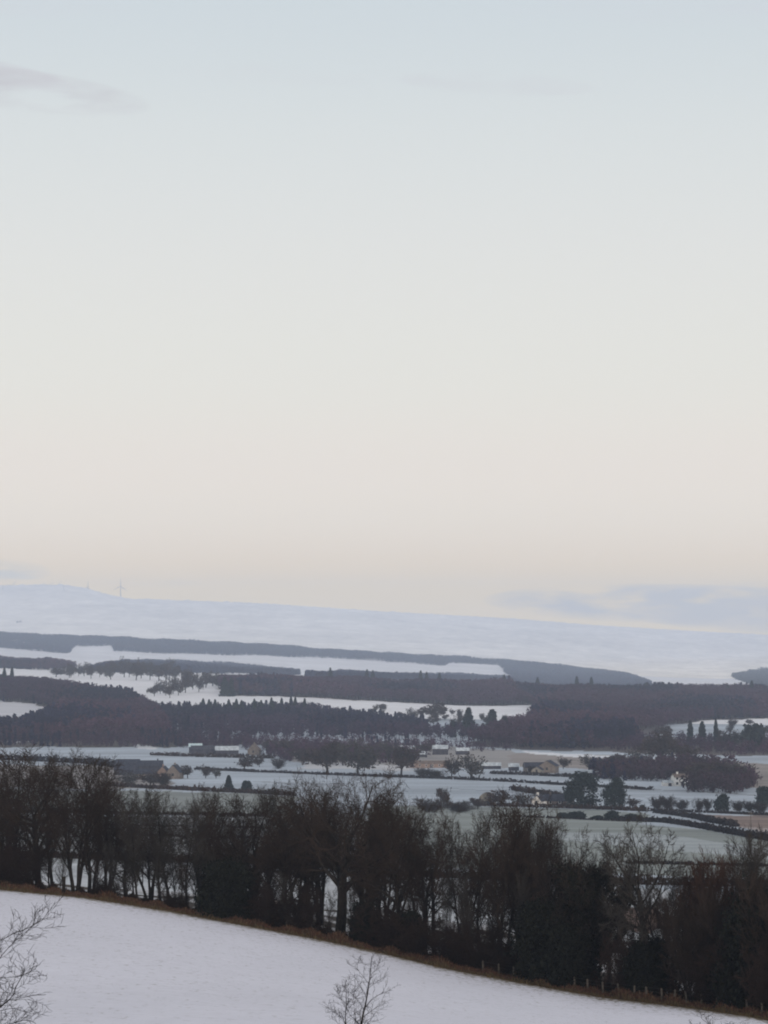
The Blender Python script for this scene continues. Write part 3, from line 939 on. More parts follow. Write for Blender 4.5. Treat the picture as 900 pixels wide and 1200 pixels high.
FP = post_mesh(1.15, 0.06)
cols = [566, 584, 602, 620, 638, 655, 671, 688, 705, 722, 739, 756, 772, 788, 804, 820, 838, 855, 872, 890, 908, 926]
x0, y0 = edge_curve(720, 2.4)
fence = empty('wire_fence', (x0, y0, gz(x0, y0)))
tag(fence, 'weathered post and wire fence along the brown bank below the ivy tree and willows', 'fence')
tops = []
for i, px in enumerate(cols):
    x, y = edge_curve(px + random.uniform(-2, 2), 2.4 + random.uniform(-0.2, 0.2))
    z = gz(x, y)
    p = link('post', FP, fence)
    p.location = (x - x0, y - y0, z - gz(x0, y0))
    p.rotation_euler = (random.gauss(0, 0.05), random.gauss(0, 0.05), random.uniform(0, 1.5))
    tops.append((x - x0, y - y0, z - gz(x0, y0)))
ws = []
for hh in (0.45, 0.8, 1.08):
    for a, b in zip(tops[:-1], tops[1:]):
        ws.append(((a[0], a[1], a[2] + hh), (b[0], b[1], b[2] + hh), 0.006, 0.006, 0))
wv, wf = tubes(ws, 3)
link('wire', mesh_np('fence_wire', wv, wf), fence, M_WIRE)

x, y = edge_curve(77, 1.6)
gp = empty('gatepost', (x, y, gz(x, y)))
tag(gp, 'thick dark wooden gatepost on the bank under the forked bare tree', 'post')
m = MB(); m.box(-0.16, 0.16, -0.16, 0.16, -0.3, 1.75); m.build('post', M_BARK, gp)
m = MB(); m.box(-0.2, 0.2, -0.2, 0.2, 1.753, 1.83); m.build('cap', M_BARK, gp)

# ------------------------------------------------------------------ tree tops close to the camera, on the field
CLOSE_L = dict(stems=multi(3, 4.6, 0.07, 0.25, 0.25), nseg=[8, 8, 6, 4], wob=[0.08, 0.13, 0.2, 0.25], trop=[0.02, 0.0, 0.05, 0.08],
               taper=[0.3, 0.2, 0.3, 0.5], kids=[10, 11, 7], start=[0.25, 0.2, 0.15], ang=[1.05, 0.7, 0.65],
               ratio=[0.62, 0.30, 0.40], short=[0.3, 0.5, 0.4], peak=[0.5, 0.5, 0.5], rr=[0.55, 0.42, 0.6], rmin=0.0065)
CLOSE_M = dict(stems=lambda q: [((0, 0, -0.2), (0.26, 0.05, 1), 5.4, 0.07), ((0.05, 0.1, -0.2), (-0.14, 0.1, 1), 3.9, 0.05)],
               nseg=[10, 7, 5, 3], wob=[0.05, 0.11, 0.18, 0.22], trop=[0.01, 0.03, 0.04, 0.05],
               taper=[0.12, 0.2, 0.3, 0.5], kids=[17, 8, 4], start=[0.3, 0.2, 0.2], ang=[0.85, 0.7, 0.65],
               ratio=[0.27, 0.42, 0.45], short=[0.5, 0.4, 0.4], peak=[0.4, 0.5, 0.5], rr=[0.45, 0.5, 0.6], rmin=0.0065)


P['close_l'] = tree_proto('young', CLOSE_L, 105, M_BARK, M_BARK, split=1)
P['close_m'] = tree_proto('young', CLOSE_M, 112, M_BARK, M_BARK, split=1)
for kind, px, D, top, hw, rz, lab, nm in (
        ('close_l', -44, 76, 1056, 104, 0.4, 'young bare tree with knobbly buds reaching in over the snow at left edge', 'young_tree'),
        ('close_m', 412, 92, 1112, 40, 0.0, 'slender bare sapling standing alone in the snow in front of the oak', 'sapling'),
        ('close_m', 893, 88, 1184, 60, 2.2, 'topmost twigs of a sapling at the lower right corner on the snow', 'sapling')):
    x, y = at_d(px, D)
    put(kind, x, y, row_height(px, x, y, top), hw * D / F, rz, lab, 'tree', None, nm)

# ------------------------------------------------------------------ woods that read as one mass
def scatter(polys, spacing, holes=(), seed=0, jitter=0.8):
    r = np.random.default_rng(seed)
    out = []
    for pl in polys:
        x0, y0 = pl.min(0); x1, y1 = pl.max(0)
        nx = max(1, int((x1 - x0) / spacing)); ny = max(1, int((y1 - y0) / spacing))
        gx, gy = np.meshgrid(x0 + (np.arange(nx) + 0.5) * (x1 - x0) / nx, y0 + (np.arange(ny) + 0.5) * (y1 - y0) / ny)
        gx = gx.ravel() + r.uniform(-jitter, jitter, gx.size) * spacing
        gy = gy.ravel() + r.uniform(-jitter, jitter, gy.size) * spacing
        k = inside(pl, gx, gy)
        for hp in holes:
            k &= ~inside(hp, gx, gy)
        out.append(np.stack([gx[k], gy[k]], 1))
    p = np.concatenate(out)
    # nothing far outside the frame
    px, D = xy_to_pd(p[:, 0], p[:, 1])
    return p[(px > -170) & (px < 1070)]


def wood_mesh(name, pts, kinds, label, cat, seed, nq=42):
    """kinds: list of (share, shape, height range, width ratio, colour, colour2)"""
    r = np.random.default_rng(seed)
    z = ground(pts[:, 0], pts[:, 1])
    # conifers keep to stands of their own
    stand = 0.5 + 0.25 * (np.sin(pts[:, 0] * 0.033 + seed * 1.7) + np.sin(pts[:, 1] * 0.009 - pts[:, 0] * 0.012 + seed))
    rank = np.argsort(np.argsort(stand + r.normal(size=len(pts)) * 0.16)) / max(1, len(pts))
    cuts = np.cumsum([k[0] for k in kinds]) / sum(k[0] for k in kinds)
    which = np.searchsorted(cuts, rank, side='right').clip(0, len(kinds) - 1)
    V, FQ, C = [], [], []
    nv = 0
    for ki, (_, shape, hr, wr, c1, c2) in enumerate(kinds):
        sel = which == ki
        n = int(sel.sum())
        if not n: continue
        p = pts[sel]; zz = z[sel]
        h = r.uniform(hr[0], hr[1], n); w = h * wr * r.uniform(0.8, 1.2, n)
        slow = 0.5 + 0.25 * (np.sin(p[:, 0] * 0.021 + seed) + np.sin(p[:, 1] * 0.0065 + p[:, 0] * 0.008 + 2 * seed))
        h = h * (0.84 + 0.30 * np.clip(slow, 0, 1) + 0.08 * np.sin(p[:, 0] * 0.055 + p[:, 1] * 0.01))
        mixf = np.clip(0.75 * slow + 0.45 * (r.random(n) - 0.5) + 0.12, 0, 1)
        col = np.array(c1)[None] + (np.array(c2) - np.array(c1))[None] * mixf[:, None]
        q = nq if shape != 'cone' else nq
        t = r.random((n, q)); az = r.random((n, q)) * 6.283
        if shape == 'cone':
            hz = t ** 0.8
            rad = w[:, None] * (1 - hz * 0.97) * np.sqrt(r.random((n, q)))
            zq = h[:, None] * (0.06 + 0.94 * hz)
            size = 0.10 * h
        else:
            u = r.uniform(-1, 1, (n, q)); rr = r.random((n, q)) ** 0.4
            rad = w[:, None] * np.sqrt(1 - u * u) * rr
            zq = h[:, None] * (0.62 + 0.38 * u * rr)
            size = 0.075 * h
            if shape == 'bush':
                zq = h[:, None] * (0.50 + 0.5 * u * rr)
        lump = 0.8 + 0.3 * np.sin(az * 2 + r.random((n, 1)) * 6)
        cx = p[:, 0:1] + np.cos(az) * rad * lump; cy = p[:, 1:2] + np.sin(az) * rad * lump
        cen = np.stack([cx.ravel(), cy.ravel(), (zz[:, None] + zq).ravel()], 1)
        asp = 1.0 if shape == 'cone' else 2.2
        v, f = leaf_quads(cen, np.repeat(size, q) * (0.85 if shape == 'cone' else 0.5), r, aspect=asp)
        cc = np.repeat(np.repeat(col, q, 0) * r.uniform(0.75, 1.25, n * q)[:, None], 4, 0)
        V.append(v); FQ.append(f + nv); C.append(cc); nv += len(v)
        # trunks
        segs0 = np.stack([p[:, 0], p[:, 1], zz - 0.3], 1)
        tw = np.maximum(0.16, h * 0.017)
        th = np.array([0, 2.094, 4.189])
        top = h * (0.6 if shape != 'cone' else 0.9)
        a = np.stack([segs0[:, 0:1] + np.cos(th) * tw[:, None], segs0[:, 1:2] + np.sin(th) * tw[:, None], np.repeat(segs0[:, 2:3], 3, 1)], -1)
        b = np.stack([segs0[:, 0:1] + np.cos(th) * tw[:, None] * 0.4, segs0[:, 1:2] + np.sin(th) * tw[:, None] * 0.4, np.repeat((zz + top)[:, None], 3, 1)], -1)
        v = np.concatenate([a, b], 1).reshape(-1, 3)
        bi = np.arange(n)[:, None] * 6
        f = np.stack([np.stack([bi + i, bi + (i + 1) % 3, bi + 3 + (i + 1) % 3, bi + 3 + i], -1)[:, 0] for i in range(3)], 1).reshape(-1, 4)
        V.append(v); FQ.append(f + nv); C.append(np.repeat(col * 0.7, 6, 0)); nv += len(v)
    me = mesh_np(name, np.concatenate(V), np.concatenate(FQ), np.concatenate(C))
    o = link(name, me, None, M_TINT)
    tag(o, label, cat, kind='stuff')
    return o


BR1, BR2 = (0.030, 0.016, 0.034), (0.068, 0.035, 0.056)     # bare birch and larch, reddish brown with haze blue painted in
DK1, DK2 = (0.012, 0.011, 0.030), (0.022, 0.021, 0.052)     # pine, the bluing of distance mixed into the colour
GR1, GR2 = (0.026, 0.016, 0.034), (0.046, 0.030, 0.056)     # grey brown hardwoods, violet of the haze added to the colour

w1 = poly_xy([(-160, 800), (-50, 801), (30, 803), (100, 811), (150, 819), (175, 832), (190, 846), (200, 867), (-160, 872)])
h1 = poly_xy([(-160, 822), (30, 823), (75, 831), (55, 845), (25, 857), (-160, 860)])
wood_mesh('hillside_wood', scatter([w1], 5.4, [h1], 1), [(0.22, 'cone', (10, 14), 0.24, DK1, DK2), (0.78, 'round', (10, 13.5), 0.42, GR1, BR2)],
          'dark mixed wood covering the hillside at the left across the valley', 'wood', 1, 60)
w2 = poly_xy([(165, 833), (365, 834), (430, 843), (500, 853), (505, 859), (430, 853), (360, 847), (165, 849)])
wood_mesh('spruce_belt', scatter([w2], 6.0, (), 2), [(0.6, 'cone', (6, 11), 0.22, DK1, DK2), (0.4, 'round', (6, 10), 0.36, DK1, GR2)],
          'spiky belt of dark spruces in front of the central snow field', 'wood', 2, 55)
w2b = poly_xy([(165, 850), (360, 849), (430, 855), (500, 860), (560, 858), (560, 869), (330, 868), (165, 869)])
wood_mesh('open_wood', scatter([w2b], 9.0, (), 3), [(0.2, 'cone', (9, 13), 0.16, DK1, DK2), (0.8, 'round', (7, 12), 0.34, GR1, GR2)],
          'thin open wood with blue snow showing between its trunks, below the spruces', 'wood', 3, 40)
w3 = poly_xy([(255, 801), (400, 804), (600, 809), (620, 826), (540, 827), (450, 822), (355, 817), (262, 815)])
wood_mesh('larch_wood', scatter([w3], 5.8, (), 4), [(0.92, 'round', (13, 16), 0.38, BR1, BR2), (0.08, 'cone', (14, 17), 0.22, DK1, DK2)],
          'reddish brown larch wood with dark pointed spruces behind the central snow field', 'wood', 4, 55)
w4 = poly_xy([(590, 809), (760, 811), (950, 813), (1080, 815), (1080, 842), (905, 842), (840, 843), (780, 851), (745, 872), (690, 878), (610, 877), (545, 871), (600, 857), (642, 838), (622, 826)])
h4 = poly_xy([(742, 855), (775, 853), (775, 866), (742, 868)])
h4b = poly_xy([(606, 843), (620, 842), (620, 853), (606, 853)])
wood_mesh('brown_wood', scatter([w4], 5.8, [h4, h4b], 5), [(0.80, 'round', (10, 13.5), 0.42, BR1, BR2), (0.20, 'cone', (10, 14), 0.24, DK1, DK2)],
          'large purple brown wood filling the right side of the far slope', 'wood', 5, 55)
w5 = poly_xy([(-160, 866), (60, 864), (200, 864), (300, 866), (300, 874), (160, 876), (-160, 873)])
wood_mesh('valley_scrub', scatter([w5], 7.5, (), 6), [(0.9, 'bush', (4, 9), 0.42, GR1, BR2), (0.1, 'cone', (7, 10), 0.2, DK1, DK2)],
          'low brown scrub along the valley edge below the left hillside wood', 'scrub', 6, 45)
w6 = poly_xy([(690, 867), (800, 869), (1080, 874), (1080, 886), (900, 886), (800, 884), (690, 878)])
wood_mesh('alder_scrub', scatter([w6], 8.0, (), 7), [(1.0, 'bush', (4, 10), 0.42, GR1, BR2)],
          'dark alder scrub along the valley edge below the right wood', 'scrub', 7, 45)
w7 = poly_xy([(165, 869), (330, 869), (480, 872), (600, 876), (600, 881), (500, 882), (480, 884), (330, 880), (290, 879), (165, 876)])
wood_mesh('thorn_scrub', scatter([w7], 8.0, (), 8), [(0.9, 'bush', (3, 8), 0.44, GR1, BR2), (0.1, 'cone', (5, 8), 0.25, DK1, DK2)],
          'patchy brown thorn scrub round the farm sheds along the valley edge', 'scrub', 8, 45)
f1 = np.array([at(px, r_) for px, r_ in ((-170, 758), (0, 759.5), (80, 766.5), (88, 757.5), (131, 757), (134, 764), (200, 766.5), (300, 768.5), (400, 772.5), (480, 777),
               (520, 781), (527, 777.5), (585, 780), (604, 796), (640, 802), (700, 805), (764, 806))]
              + [at_d(px, d_) for px, d_ in ((763, 7770), (754, 8050), (738, 8450), (714, 8800), (500, 8800), (300, 8800), (100, 8800), (-170, 8800))])
wood_mesh('spruce_forest', scatter([f1], 9.0, (), 9), [(0.7, 'cone', (13, 16), 0.30, (0.016, 0.021, 0.048), (0.030, 0.035, 0.072)), (0.3, 'round', (12, 15), 0.40, DK1, GR1)],  # spruce colours carry the blue of distant haze
          'long blue grey spruce forest running along the far ridge', 'forest', 9, 16)
f2 = poly_xy([(98, 789), (118, 783), (150, 778), (200, 777), (250, 779), (300, 783), (342, 788), (352, 791), (120, 789)])
f2b = poly_xy([(352, 797), (385, 793.5), (420, 792), (500, 793.5), (625, 798), (625, 801), (385, 797)])
wood_mesh('small_plantation', scatter([f2, f2b], 8.0, (), 10), [(0.7, 'cone', (10, 13), 0.30, (0.016, 0.021, 0.048), (0.030, 0.035, 0.072)), (0.3, 'round', (9, 13), 0.40, DK1, GR1)],  # haze blue painted into these conifers as well
          'smaller blue grey plantation in a strip below the far snow fields', 'forest', 10, 20)
f3 = poly_xy([(857, 792), (876, 788), (905, 785), (1000, 786), (1000, 813), (905, 809), (872, 800)])
wood_mesh('far_spinney', scatter([f3], 10.0, (), 11), [(1.0, 'cone', (11, 15), 0.30, (0.016, 0.018, 0.020), (0.028, 0.028, 0.030))],
          'blue grey wood on the hill foot at the right edge', 'forest', 11, 14)
f4 = poly_xy([(19, 729.3), (25, 728.2), (26, 729.6), (20, 730.8)])
wood_mesh('shelter_belt', scatter([f4], 11.0, (), 12), [(1.0, 'cone', (8, 11), 0.35, DK1, DK2)],
          'tiny dark shelter belt alone on the pale left hill', 'forest', 12, 10)
w8 = poly_xy([(-160, 776), (-20, 777), (60, 780), (92, 786), (60, 786), (-160, 784)])
wood_mesh('birch_wood', scatter([w8], 8.0, (), 13), [(0.85, 'round', (11, 15), 0.36, GR1, BR2), (0.15, 'cone', (12, 15), 0.2, DK1, DK2)],
          'grey brown birch wood on the left below the far forest', 'wood', 13, 40)
w9 = poly_xy([(690, 904), (720, 901), (800, 899), (860, 906), (890, 918), (868, 931), (840, 930), (802, 929), (812, 918), (784, 916), (700, 914)])
wood_mesh('thorn_thicket', scatter([w9], 5.0, (), 14), [(0.94, 'bush', (3, 11), 0.44, (0.022, 0.017, 0.019), BR2), (0.06, 'cone', (5, 9), 0.3, DK1, DK2)],
          'tangled dark thicket on the valley floor around the white house', 'thicket', 14, 60)
w10 = poly_xy([(305, 884), (352, 877), (420, 880), (470, 882), (500, 888), (480, 895), (400, 896), (330, 893)])
wood_mesh('farm_scrub', scatter([w10], 7.0, (), 15), [(1.0, 'bush', (3, 10), 0.44, GR1, BR2)],
          'brown scrub among the middle farm buildings behind the hedgerow trees', 'scrub', 15, 45)

# ------------------------------------------------------------------ trees one can tell apart, across the valley
def tree_list(items, group, fmt, name='bare_tree', cat='tree'):
    """items: kind, column, base row, top row, half width in pixels[, own label]"""
    for k, it in enumerate(items):
        kind, px, base, top, hw = it[:5]
        x, y = at(px, base)
        D = math.hypot(x, y)
        h = row_height(px, x, y, top)
        lab = it[5] if len(it) > 5 else fmt.format(ORD[k])
        nm = {'yew': 'evergreen_tree', 'conifer': 'spruce_tree', 'pine': 'pine_tree', 'conifer_b': 'spruce_tree', 'bush': 'evergreen_bush'}.get(kind, name)
        if kind in ('shrub', 'shrub_b'): nm = 'bush'
        ct = {'spruce_tree': 'spruce', 'pine_tree': 'pine', 'evergreen_bush': 'bush', 'bush': 'bush'}.get(nm, cat)
        put(kind, x, y, h, hw * D / F, rz=(k * 2.1 + px) % 6.28, label=lab, cat=ct, group=group, name=nm)


tree_list([
    ('small_b', 304, 899, 884, 6, 'small bare tree standing clear at the start of the long hedgerow'),
    ('shrub', 326, 901, 889, 9, 'round bush between the small bare tree and the tall hedgerow trees'),
    ('small', 384, 907, 868, 20, 'tall dark hedgerow tree with wide crown, first of the big ones'),
    ('small_c', 419, 908, 866, 21, 'widest hedgerow tree with forked trunk, second of the big ones'),
    ('small_b', 433, 899, 874, 14, 'hedgerow tree set back behind the forked one'),
    ('small', 470, 909, 873, 17, 'round headed hedgerow tree left of the pink wall'),
    ('shrub', 496, 910, 900, 10, 'low bush in front of the left end of the pink wall'),
    ('shrub_b', 512, 911, 902, 10, 'low bush in front of the middle of the pink wall'),
    ('small_b', 529, 912, 883, 10, 'narrow hedgerow tree at the right end of the pink wall'),
    ('small_c', 552, 914, 882, 15, 'dense hedgerow tree standing alone past the pink wall'),
    ('shrub', 622, 906, 897, 4, 'tiny bush at the stone farm gable'),
    ('small_b', 660, 901, 885, 8, 'bare tree beside the stone farm, nearest its gable'),
    ('small_c', 690, 903, 884, 11, 'bare tree right of the stone farm before the tan field'),
    ('small', 712, 905, 884, 10, 'bare tree between the stone farm and the dark thicket'),
    ('small_b', 355, 896, 872, 14, 'brown tree in the farm scrub left of the first big hedgerow tree'),
    ('small', 402, 897, 870, 13, 'brown tree in the farm scrub between the two big hedgerow trees'),
    ('small_c', 455, 893, 868, 13, 'brown tree in the farm scrub left of the snow roofed sheds'),
    ('small_b', 500, 884, 868, 11, 'bare tree between the two snow roofed sheds'),
    ('small', 340, 886, 866, 12, 'bare tree above the small cream gabled house scrub'),
    ('small_c', 318, 885, 866, 10, 'bare tree just right of the small cream gabled house'),
], 'trees along the long valley hedgerow', '')
tree_list([
    ('small', 220, 912, 896, 8, 'small bare tree touching the gabled stone house'),
    ('small_b', 241, 912, 895, 8, 'bare tree between the gabled stone house and the pair of evergreens'),
    ('small_c', 253, 912, 899, 6, 'smallest bare tree in the field right of the gabled house'),
    ('small', 286, 903, 886, 11, 'round bare tree alone on the snow behind the evergreens'),
    ('conifer_b', 268, 928, 909, 8, 'pointed dark evergreen on the low hedge, larger of the pair'),
    ('bush', 289, 928, 915, 5, 'egg shaped dark evergreen on the low hedge, smaller of the pair'),
    ('small_b', 176, 921, 902, 16, 'bare tree in front of the gabled stone house'),
    ('shrub', 192, 921, 906, 10, 'bush at the corner of the gabled house garden'),
    ('small_c', 150, 920, 905, 14, 'bare tree below the long dark barn roofs'),
], 'trees around the gabled stone house', '')
tree_list([
    ('yew', 683, 947, 905, 17, 'broad dark evergreen, taller of the two beside the low house'),
    ('yew', 720, 948, 912, 12, 'narrow dark evergreen, shorter of the two beside the low house'),
    ('small_b', 741, 948, 932, 9, 'small bare tree just right of the two dark evergreens'),
    ('bush', 753, 949, 943, 3, 'tiny round bush between the two dark evergreens and the bush row'),
    ('small', 520, 946, 922, 8, 'lone small tree on the field left of the stone barn'),
    ('shrub', 505, 952, 936, 20, 'pale twiggy bush left of the stone barn behind the row'),
    ('shrub_b', 540, 952, 938, 18, 'pale twiggy bush under the lone small tree'),
    ('small', 588, 945, 925, 14, 'bare tree hiding the right side of the stone barn'),
    ('small_c', 612, 945, 928, 13, 'bare tree between the stone barn and the white gable'),
    ('small', 560, 948, 934, 10, 'low bare tree in front of the stone barn'),
], 'trees around the low farm house', '')
tree_list([
    ('bush', 660, 959, 952, 6), ('bush', 672, 959, 951, 7), ('bush', 680, 959, 950.5, 5),
    ('bush', 700, 960, 955.5, 6), ('bush', 717, 961, 950, 7), ('bush', 726, 961, 956, 4), ('bush', 741, 962, 953.5, 8)],
    'bushes dotted on the green field', '{} dark bush from the left on the green field below the two evergreens')
tree_list([
    ('shrub', 771, 949, 933, 10), ('shrub_b', 783, 949, 933, 9), ('shrub', 799, 949, 937, 9), ('shrub_b', 819, 950, 936, 6), ('shrub', 829, 950, 936, 6),
    ('bush', 846, 951, 931, 7, 'dark egg shaped evergreen in the bush row below the white house'),
    ('shrub_b', 866, 951, 938, 8), ('shrub', 878, 951, 939, 9), ('shrub_b', 892, 952, 940, 9)],
    'bushes in the row below the white house', '{} bush from the left in the row below the white house')
tree_list([('bush', 897, 944, 922, 9, 'dark round tree at the right edge above the bush row'),
           ('conifer_b', 802, 903, 893, 9, 'dark spruce behind the white house, left of two'),
           ('conifer_b', 815, 904, 894, 8, 'dark spruce behind the white house, right of two'),
           ('small', 778, 895, 856, 20, 'large brown rounded willow between the tan field and the right wood'),
           ('small_b', 800, 897, 866, 16, 'brown willow behind the white house beside the large rounded one'),
           ('small_c', 748, 900, 878, 14, 'brown bare tree on the tan field left of the large rounded willow'),
           ('small', 730, 902, 882, 12, 'smaller brown bare tree on the tan field at the thicket end'),
           ('small_b', 842, 915, 888, 18, 'dark bare tree rising in the thicket right of the white house'),
           ('small_c', 868, 918, 892, 16, 'dark bare tree at the right end of the thicket'),
           ('small', 822, 918, 892, 15, 'dark bare tree directly right of the white house'),
           ], 'trees by the white house', '')
# the clearing on the right and the one in the middle
tree_list([
    ('pine', 809, 873, 845, 5, 'narrow ragged pine at the edge of the right clearing, first of three'),
    ('pine', 823, 873, 846, 6, 'narrow ragged pine at the right clearing, second of three'),
    ('pine', 839, 874, 843, 4, 'thin columnar pine standing clear in the right clearing'),
    ('small_c', 858, 876, 854, 13, 'pale round headed bare tree in the right clearing'),
    ('shrub', 848, 876, 864, 6, 'bush at the foot of the pale round headed tree'),
    ('bush', 883, 879, 849, 12, 'dense dark tree on the far side of the right clearing'),
    ('small', 857, 850, 843, 6, 'small bare tree high in the right clearing, left one'),
    ('small_b', 880, 849, 844, 4, 'small bare tree high in the right clearing, right one'),
    ('small', 780, 864, 850, 10, 'bare tree left of the three narrow pines'),
], 'trees in the right clearing', '')
tree_list([
    ('small_c', 483, 844, 829, 7, 'pale small bare tree at the left of the middle clearing'),
    ('small', 512, 843, 823, 15, 'wide bare tree standing in the middle clearing'),
    ('small_b', 508, 849, 838, 9, 'low bare tree below the wide one in the middle clearing'),
    ('small_b', 533, 857, 838, 7, 'bare tree at the lower edge of the middle clearing'),
    ('pine', 549, 862, 830, 9, 'ragged dark pine in the middle clearing, taller one'),
    ('pine', 577, 858, 832, 10, 'dark pine at the right side of the middle clearing'),
    ('conifer_b', 531, 864, 845, 5, 'small dark pine at the bottom of the middle clearing'),
    ('conifer', 591, 862, 840, 11, 'broad dark pine merging into the big brown wood'),
    ('conifer_b', 566, 866, 848, 7, 'short dark pine between the two taller clearing pines'),
], 'trees in the middle clearing', '')
rs = random.Random(3)
for k in range(34):
    if k < 20:
        px = rs.uniform(385, 600); base = np.interp(px, [385, 600], [829, 842]) + rs.uniform(0, 8); g = 'small trees dotted over the middle clearing'; lab = 'small bare tree dotted on the snow of the middle clearing'
    else:
        px = rs.uniform(842, 905); base = rs.uniform(849, 872); g = 'small trees dotted over the right clearing'; lab = 'small bare tree dotted on the snow of the right clearing'
    x, y = at(px, base)
    put(('small', 'small_b', 'small_c', 'shrub')[k % 4], x, y, rs.uniform(3.5, 8.5), rs.uniform(2.2, 4.0), rz=k, label=lab, cat='tree', group=g, name='small_tree')
# belt of trees above the white field and the park trees right of it
belt = []
for k, px in enumerate(np.linspace(62, 216, 20)):
    belt.append((('small', 'small_b', 'small_c')[k % 3], px + random.uniform(-4, 4), np.interp(px, [60, 216], [792, 796.5]) + random.uniform(-1.5, 2.5), np.interp(px, [60, 120, 150, 216], [781, 776, 771, 775]) + random.uniform(-3, 5), random.uniform(5, 10)))
tree_list(belt, 'tree belt along the top of the white field', '{} tree from the left in the belt above the bright white field')
park = [(188, 813, 796, 6), (194, 815, 799, 6), (203, 813, 790, 7), (209, 815, 795, 7), (217, 812, 786, 9), (226, 808, 788, 8), (233, 811, 789, 8),
        (241, 806, 787, 8), (249, 804, 786, 8), (256, 806, 788, 7), (181, 816, 802, 6), (199, 818, 802, 5)]
tree_list([(('small', 'small_c', 'small_b')[k % 3],) + t for k, t in enumerate(sorted(park))], 'park trees on the snowy slope', '{} bare park tree from the left on the snowy slope beside the larches')
tree_list([('conifer', 263, 816, 793, 7, 'broad dark spruce at the left end of the larch wood'), ('conifer_b', 271, 816, 795, 6, 'narrower dark spruce second at the left end of the larch wood')],
          'spruces at the end of the larch wood', '')
skyline = [(5, 806, 783), (14, 806, 782.5), (387, 806, 783), (430, 806, 785), (437, 806, 786), (493, 808, 786.5), (500, 808, 788), (515, 809, 789),
           (591, 812, 791), (630, 813, 794), (676, 813, 793), (693, 814, 794), (757, 815, 800), (853, 818, 803), (881, 818, 798)]
tree_list([('conifer_b', a, b - 3, c, 5) for a, b, c in skyline], 'spruces poking above the wood tops', '{} pointed spruce from the left poking above the wood tops')
spur = [(238, 819), (245, 820), (252, 820), (268, 820), (277, 819.5), (283, 821), (298, 819.5), (306, 821), (318, 818), (330, 818.5), (341, 817), (346, 817.5), (357, 819)]
tree_list([('conifer_b', a, 836 + random.uniform(-1, 2), b, 5) for a, b in spur], 'spruces along the spiky belt', '{} spruce from the left standing taller in the spiky belt')

# ------------------------------------------------------------------ hedges
def hedge(path, h, w, label, name='hedge', colours=(GR1, BR2), dens=1.0, seed=1, cat='hedge', quad=None):
    r = np.random.default_rng(seed)
    pts = np.array([at(*p) for p in path])
    px, D = xy_to_pd(pts[:, 0], pts[:, 1])
    seg = np.linalg.norm(np.diff(pts, axis=0), axis=1); cum = np.concatenate([[0], np.cumsum(seg)])
    L = cum[-1]
    q = quad or max(0.14, float(D.mean()) * 0.00030)
    n = int(min(26000, L * h * dens * 2.0 / (q * q * 2.2)))
    s = r.random(n) * L
    x = np.interp(s, cum, pts[:, 0]); y = np.interp(s, cum, pts[:, 1])
    hh = h * (1 + 0.05 * np.sin(s * 0.31 / h) + 0.13 * np.sin(s * 0.05 / h + seed) + 0.04 * np.sin(s * 0.83 / h + 2)) * (0.74 + 0.6 * r.random(n) ** 4)
    x = x + r.normal(size=n) * w * 0.3; y = y + r.normal(size=n) * w * 0.3
    z = ground(x, y) + 0.88 * hh * r.random(n) ** 0.95
    v, f = leaf_quads(np.stack([x, y, z], 1), q, r, aspect=1.6)
    v[:, 2] = np.maximum(v[:, 2], np.repeat(ground(x, y), 4) - 0.05)
    c = np.array(colours[0])[None] + (np.array(colours[1]) - np.array(colours[0]))[None] * r.random(n)[:, None]
    o = link(name, mesh_np(name, v, f, np.repeat(c, 4, 0)), None, M_TINT)
    tag(o, label, cat)
    return o


DARKH = ((0.018, 0.016, 0.018), (0.034, 0.027, 0.026))
BROWNH = ((0.024, 0.016, 0.013), (0.050, 0.030, 0.022))
hedge([(228, 901.5), (300, 905), (450, 910.5), (600, 916.5), (700, 922), (765, 926)], 1.7, 2.0, 'long straight dark hedgerow under the line of big valley trees', colours=DARKH, seed=21)
hedge([(575, 907), (640, 909.5), (705, 912)], 2.2, 2.2, 'low dark hedge in front of the stone farm', colours=DARKH, seed=22)
hedge([(120, 921), (195, 925), (300, 930), (345, 933)], 2.6, 2.5, 'thick reddish hedge carrying the pair of evergreens', colours=BROWNH, seed=23)
hedge([(-140, 889), (20, 891), (100, 895), (142, 900)], 4.0, 4.0, 'tall blue black hedge left of the dark barn roofs', colours=((0.014, 0.014, 0.020), (0.028, 0.026, 0.032)), seed=24)
hedge([(178, 885), (230, 887), (320, 889)], 2.4, 2.5, 'brown hedge in front of the teal roofed farm sheds', colours=BROWNH, seed=25)
hedge([(555, 944), (640, 946.5), (700, 948.5), (760, 951)], 2.0, 2.2, 'brown hedge running below the low house and the two evergreens', colours=BROWNH, seed=26)
hedge([(762, 950.5), (840, 953), (900, 955.5), (1020, 959)], 1.4, 1.8, 'dark hedge under the bush row above the ploughed field', colours=DARKH, seed=27)
hedge([(728, 962), (780, 964), (840, 974), (900, 985), (1010, 1003)], 2.2, 2.0, 'thick dark hedge curving down across the right fields', colours=DARKH, seed=28)
hedge([(770, 952.5), (800, 956.5), (830, 963), (862, 969)], 2.0, 3.0, 'short dark hedge bank wedged against the ploughed field', colours=DARKH, seed=29)
hedge([(-140, 1004), (120, 1008), (300, 1012), (450, 1022)], 1.6, 1.6, 'dark brown hedge seen between the left trunks', colours=BROWNH, seed=30)
hedge([(455, 1026), (600, 1032), (760, 1037), (900, 1040), (1020, 1046)], 1.7, 1.6, 'dark brown hedge seen between the right trunks', colours=BROWNH, seed=31)
hedge([(-140, 951), (130, 954), (310, 957)], 1.6, 1.8, 'low brown hedge behind the tops of the left trees', colours=BROWNH, seed=32)
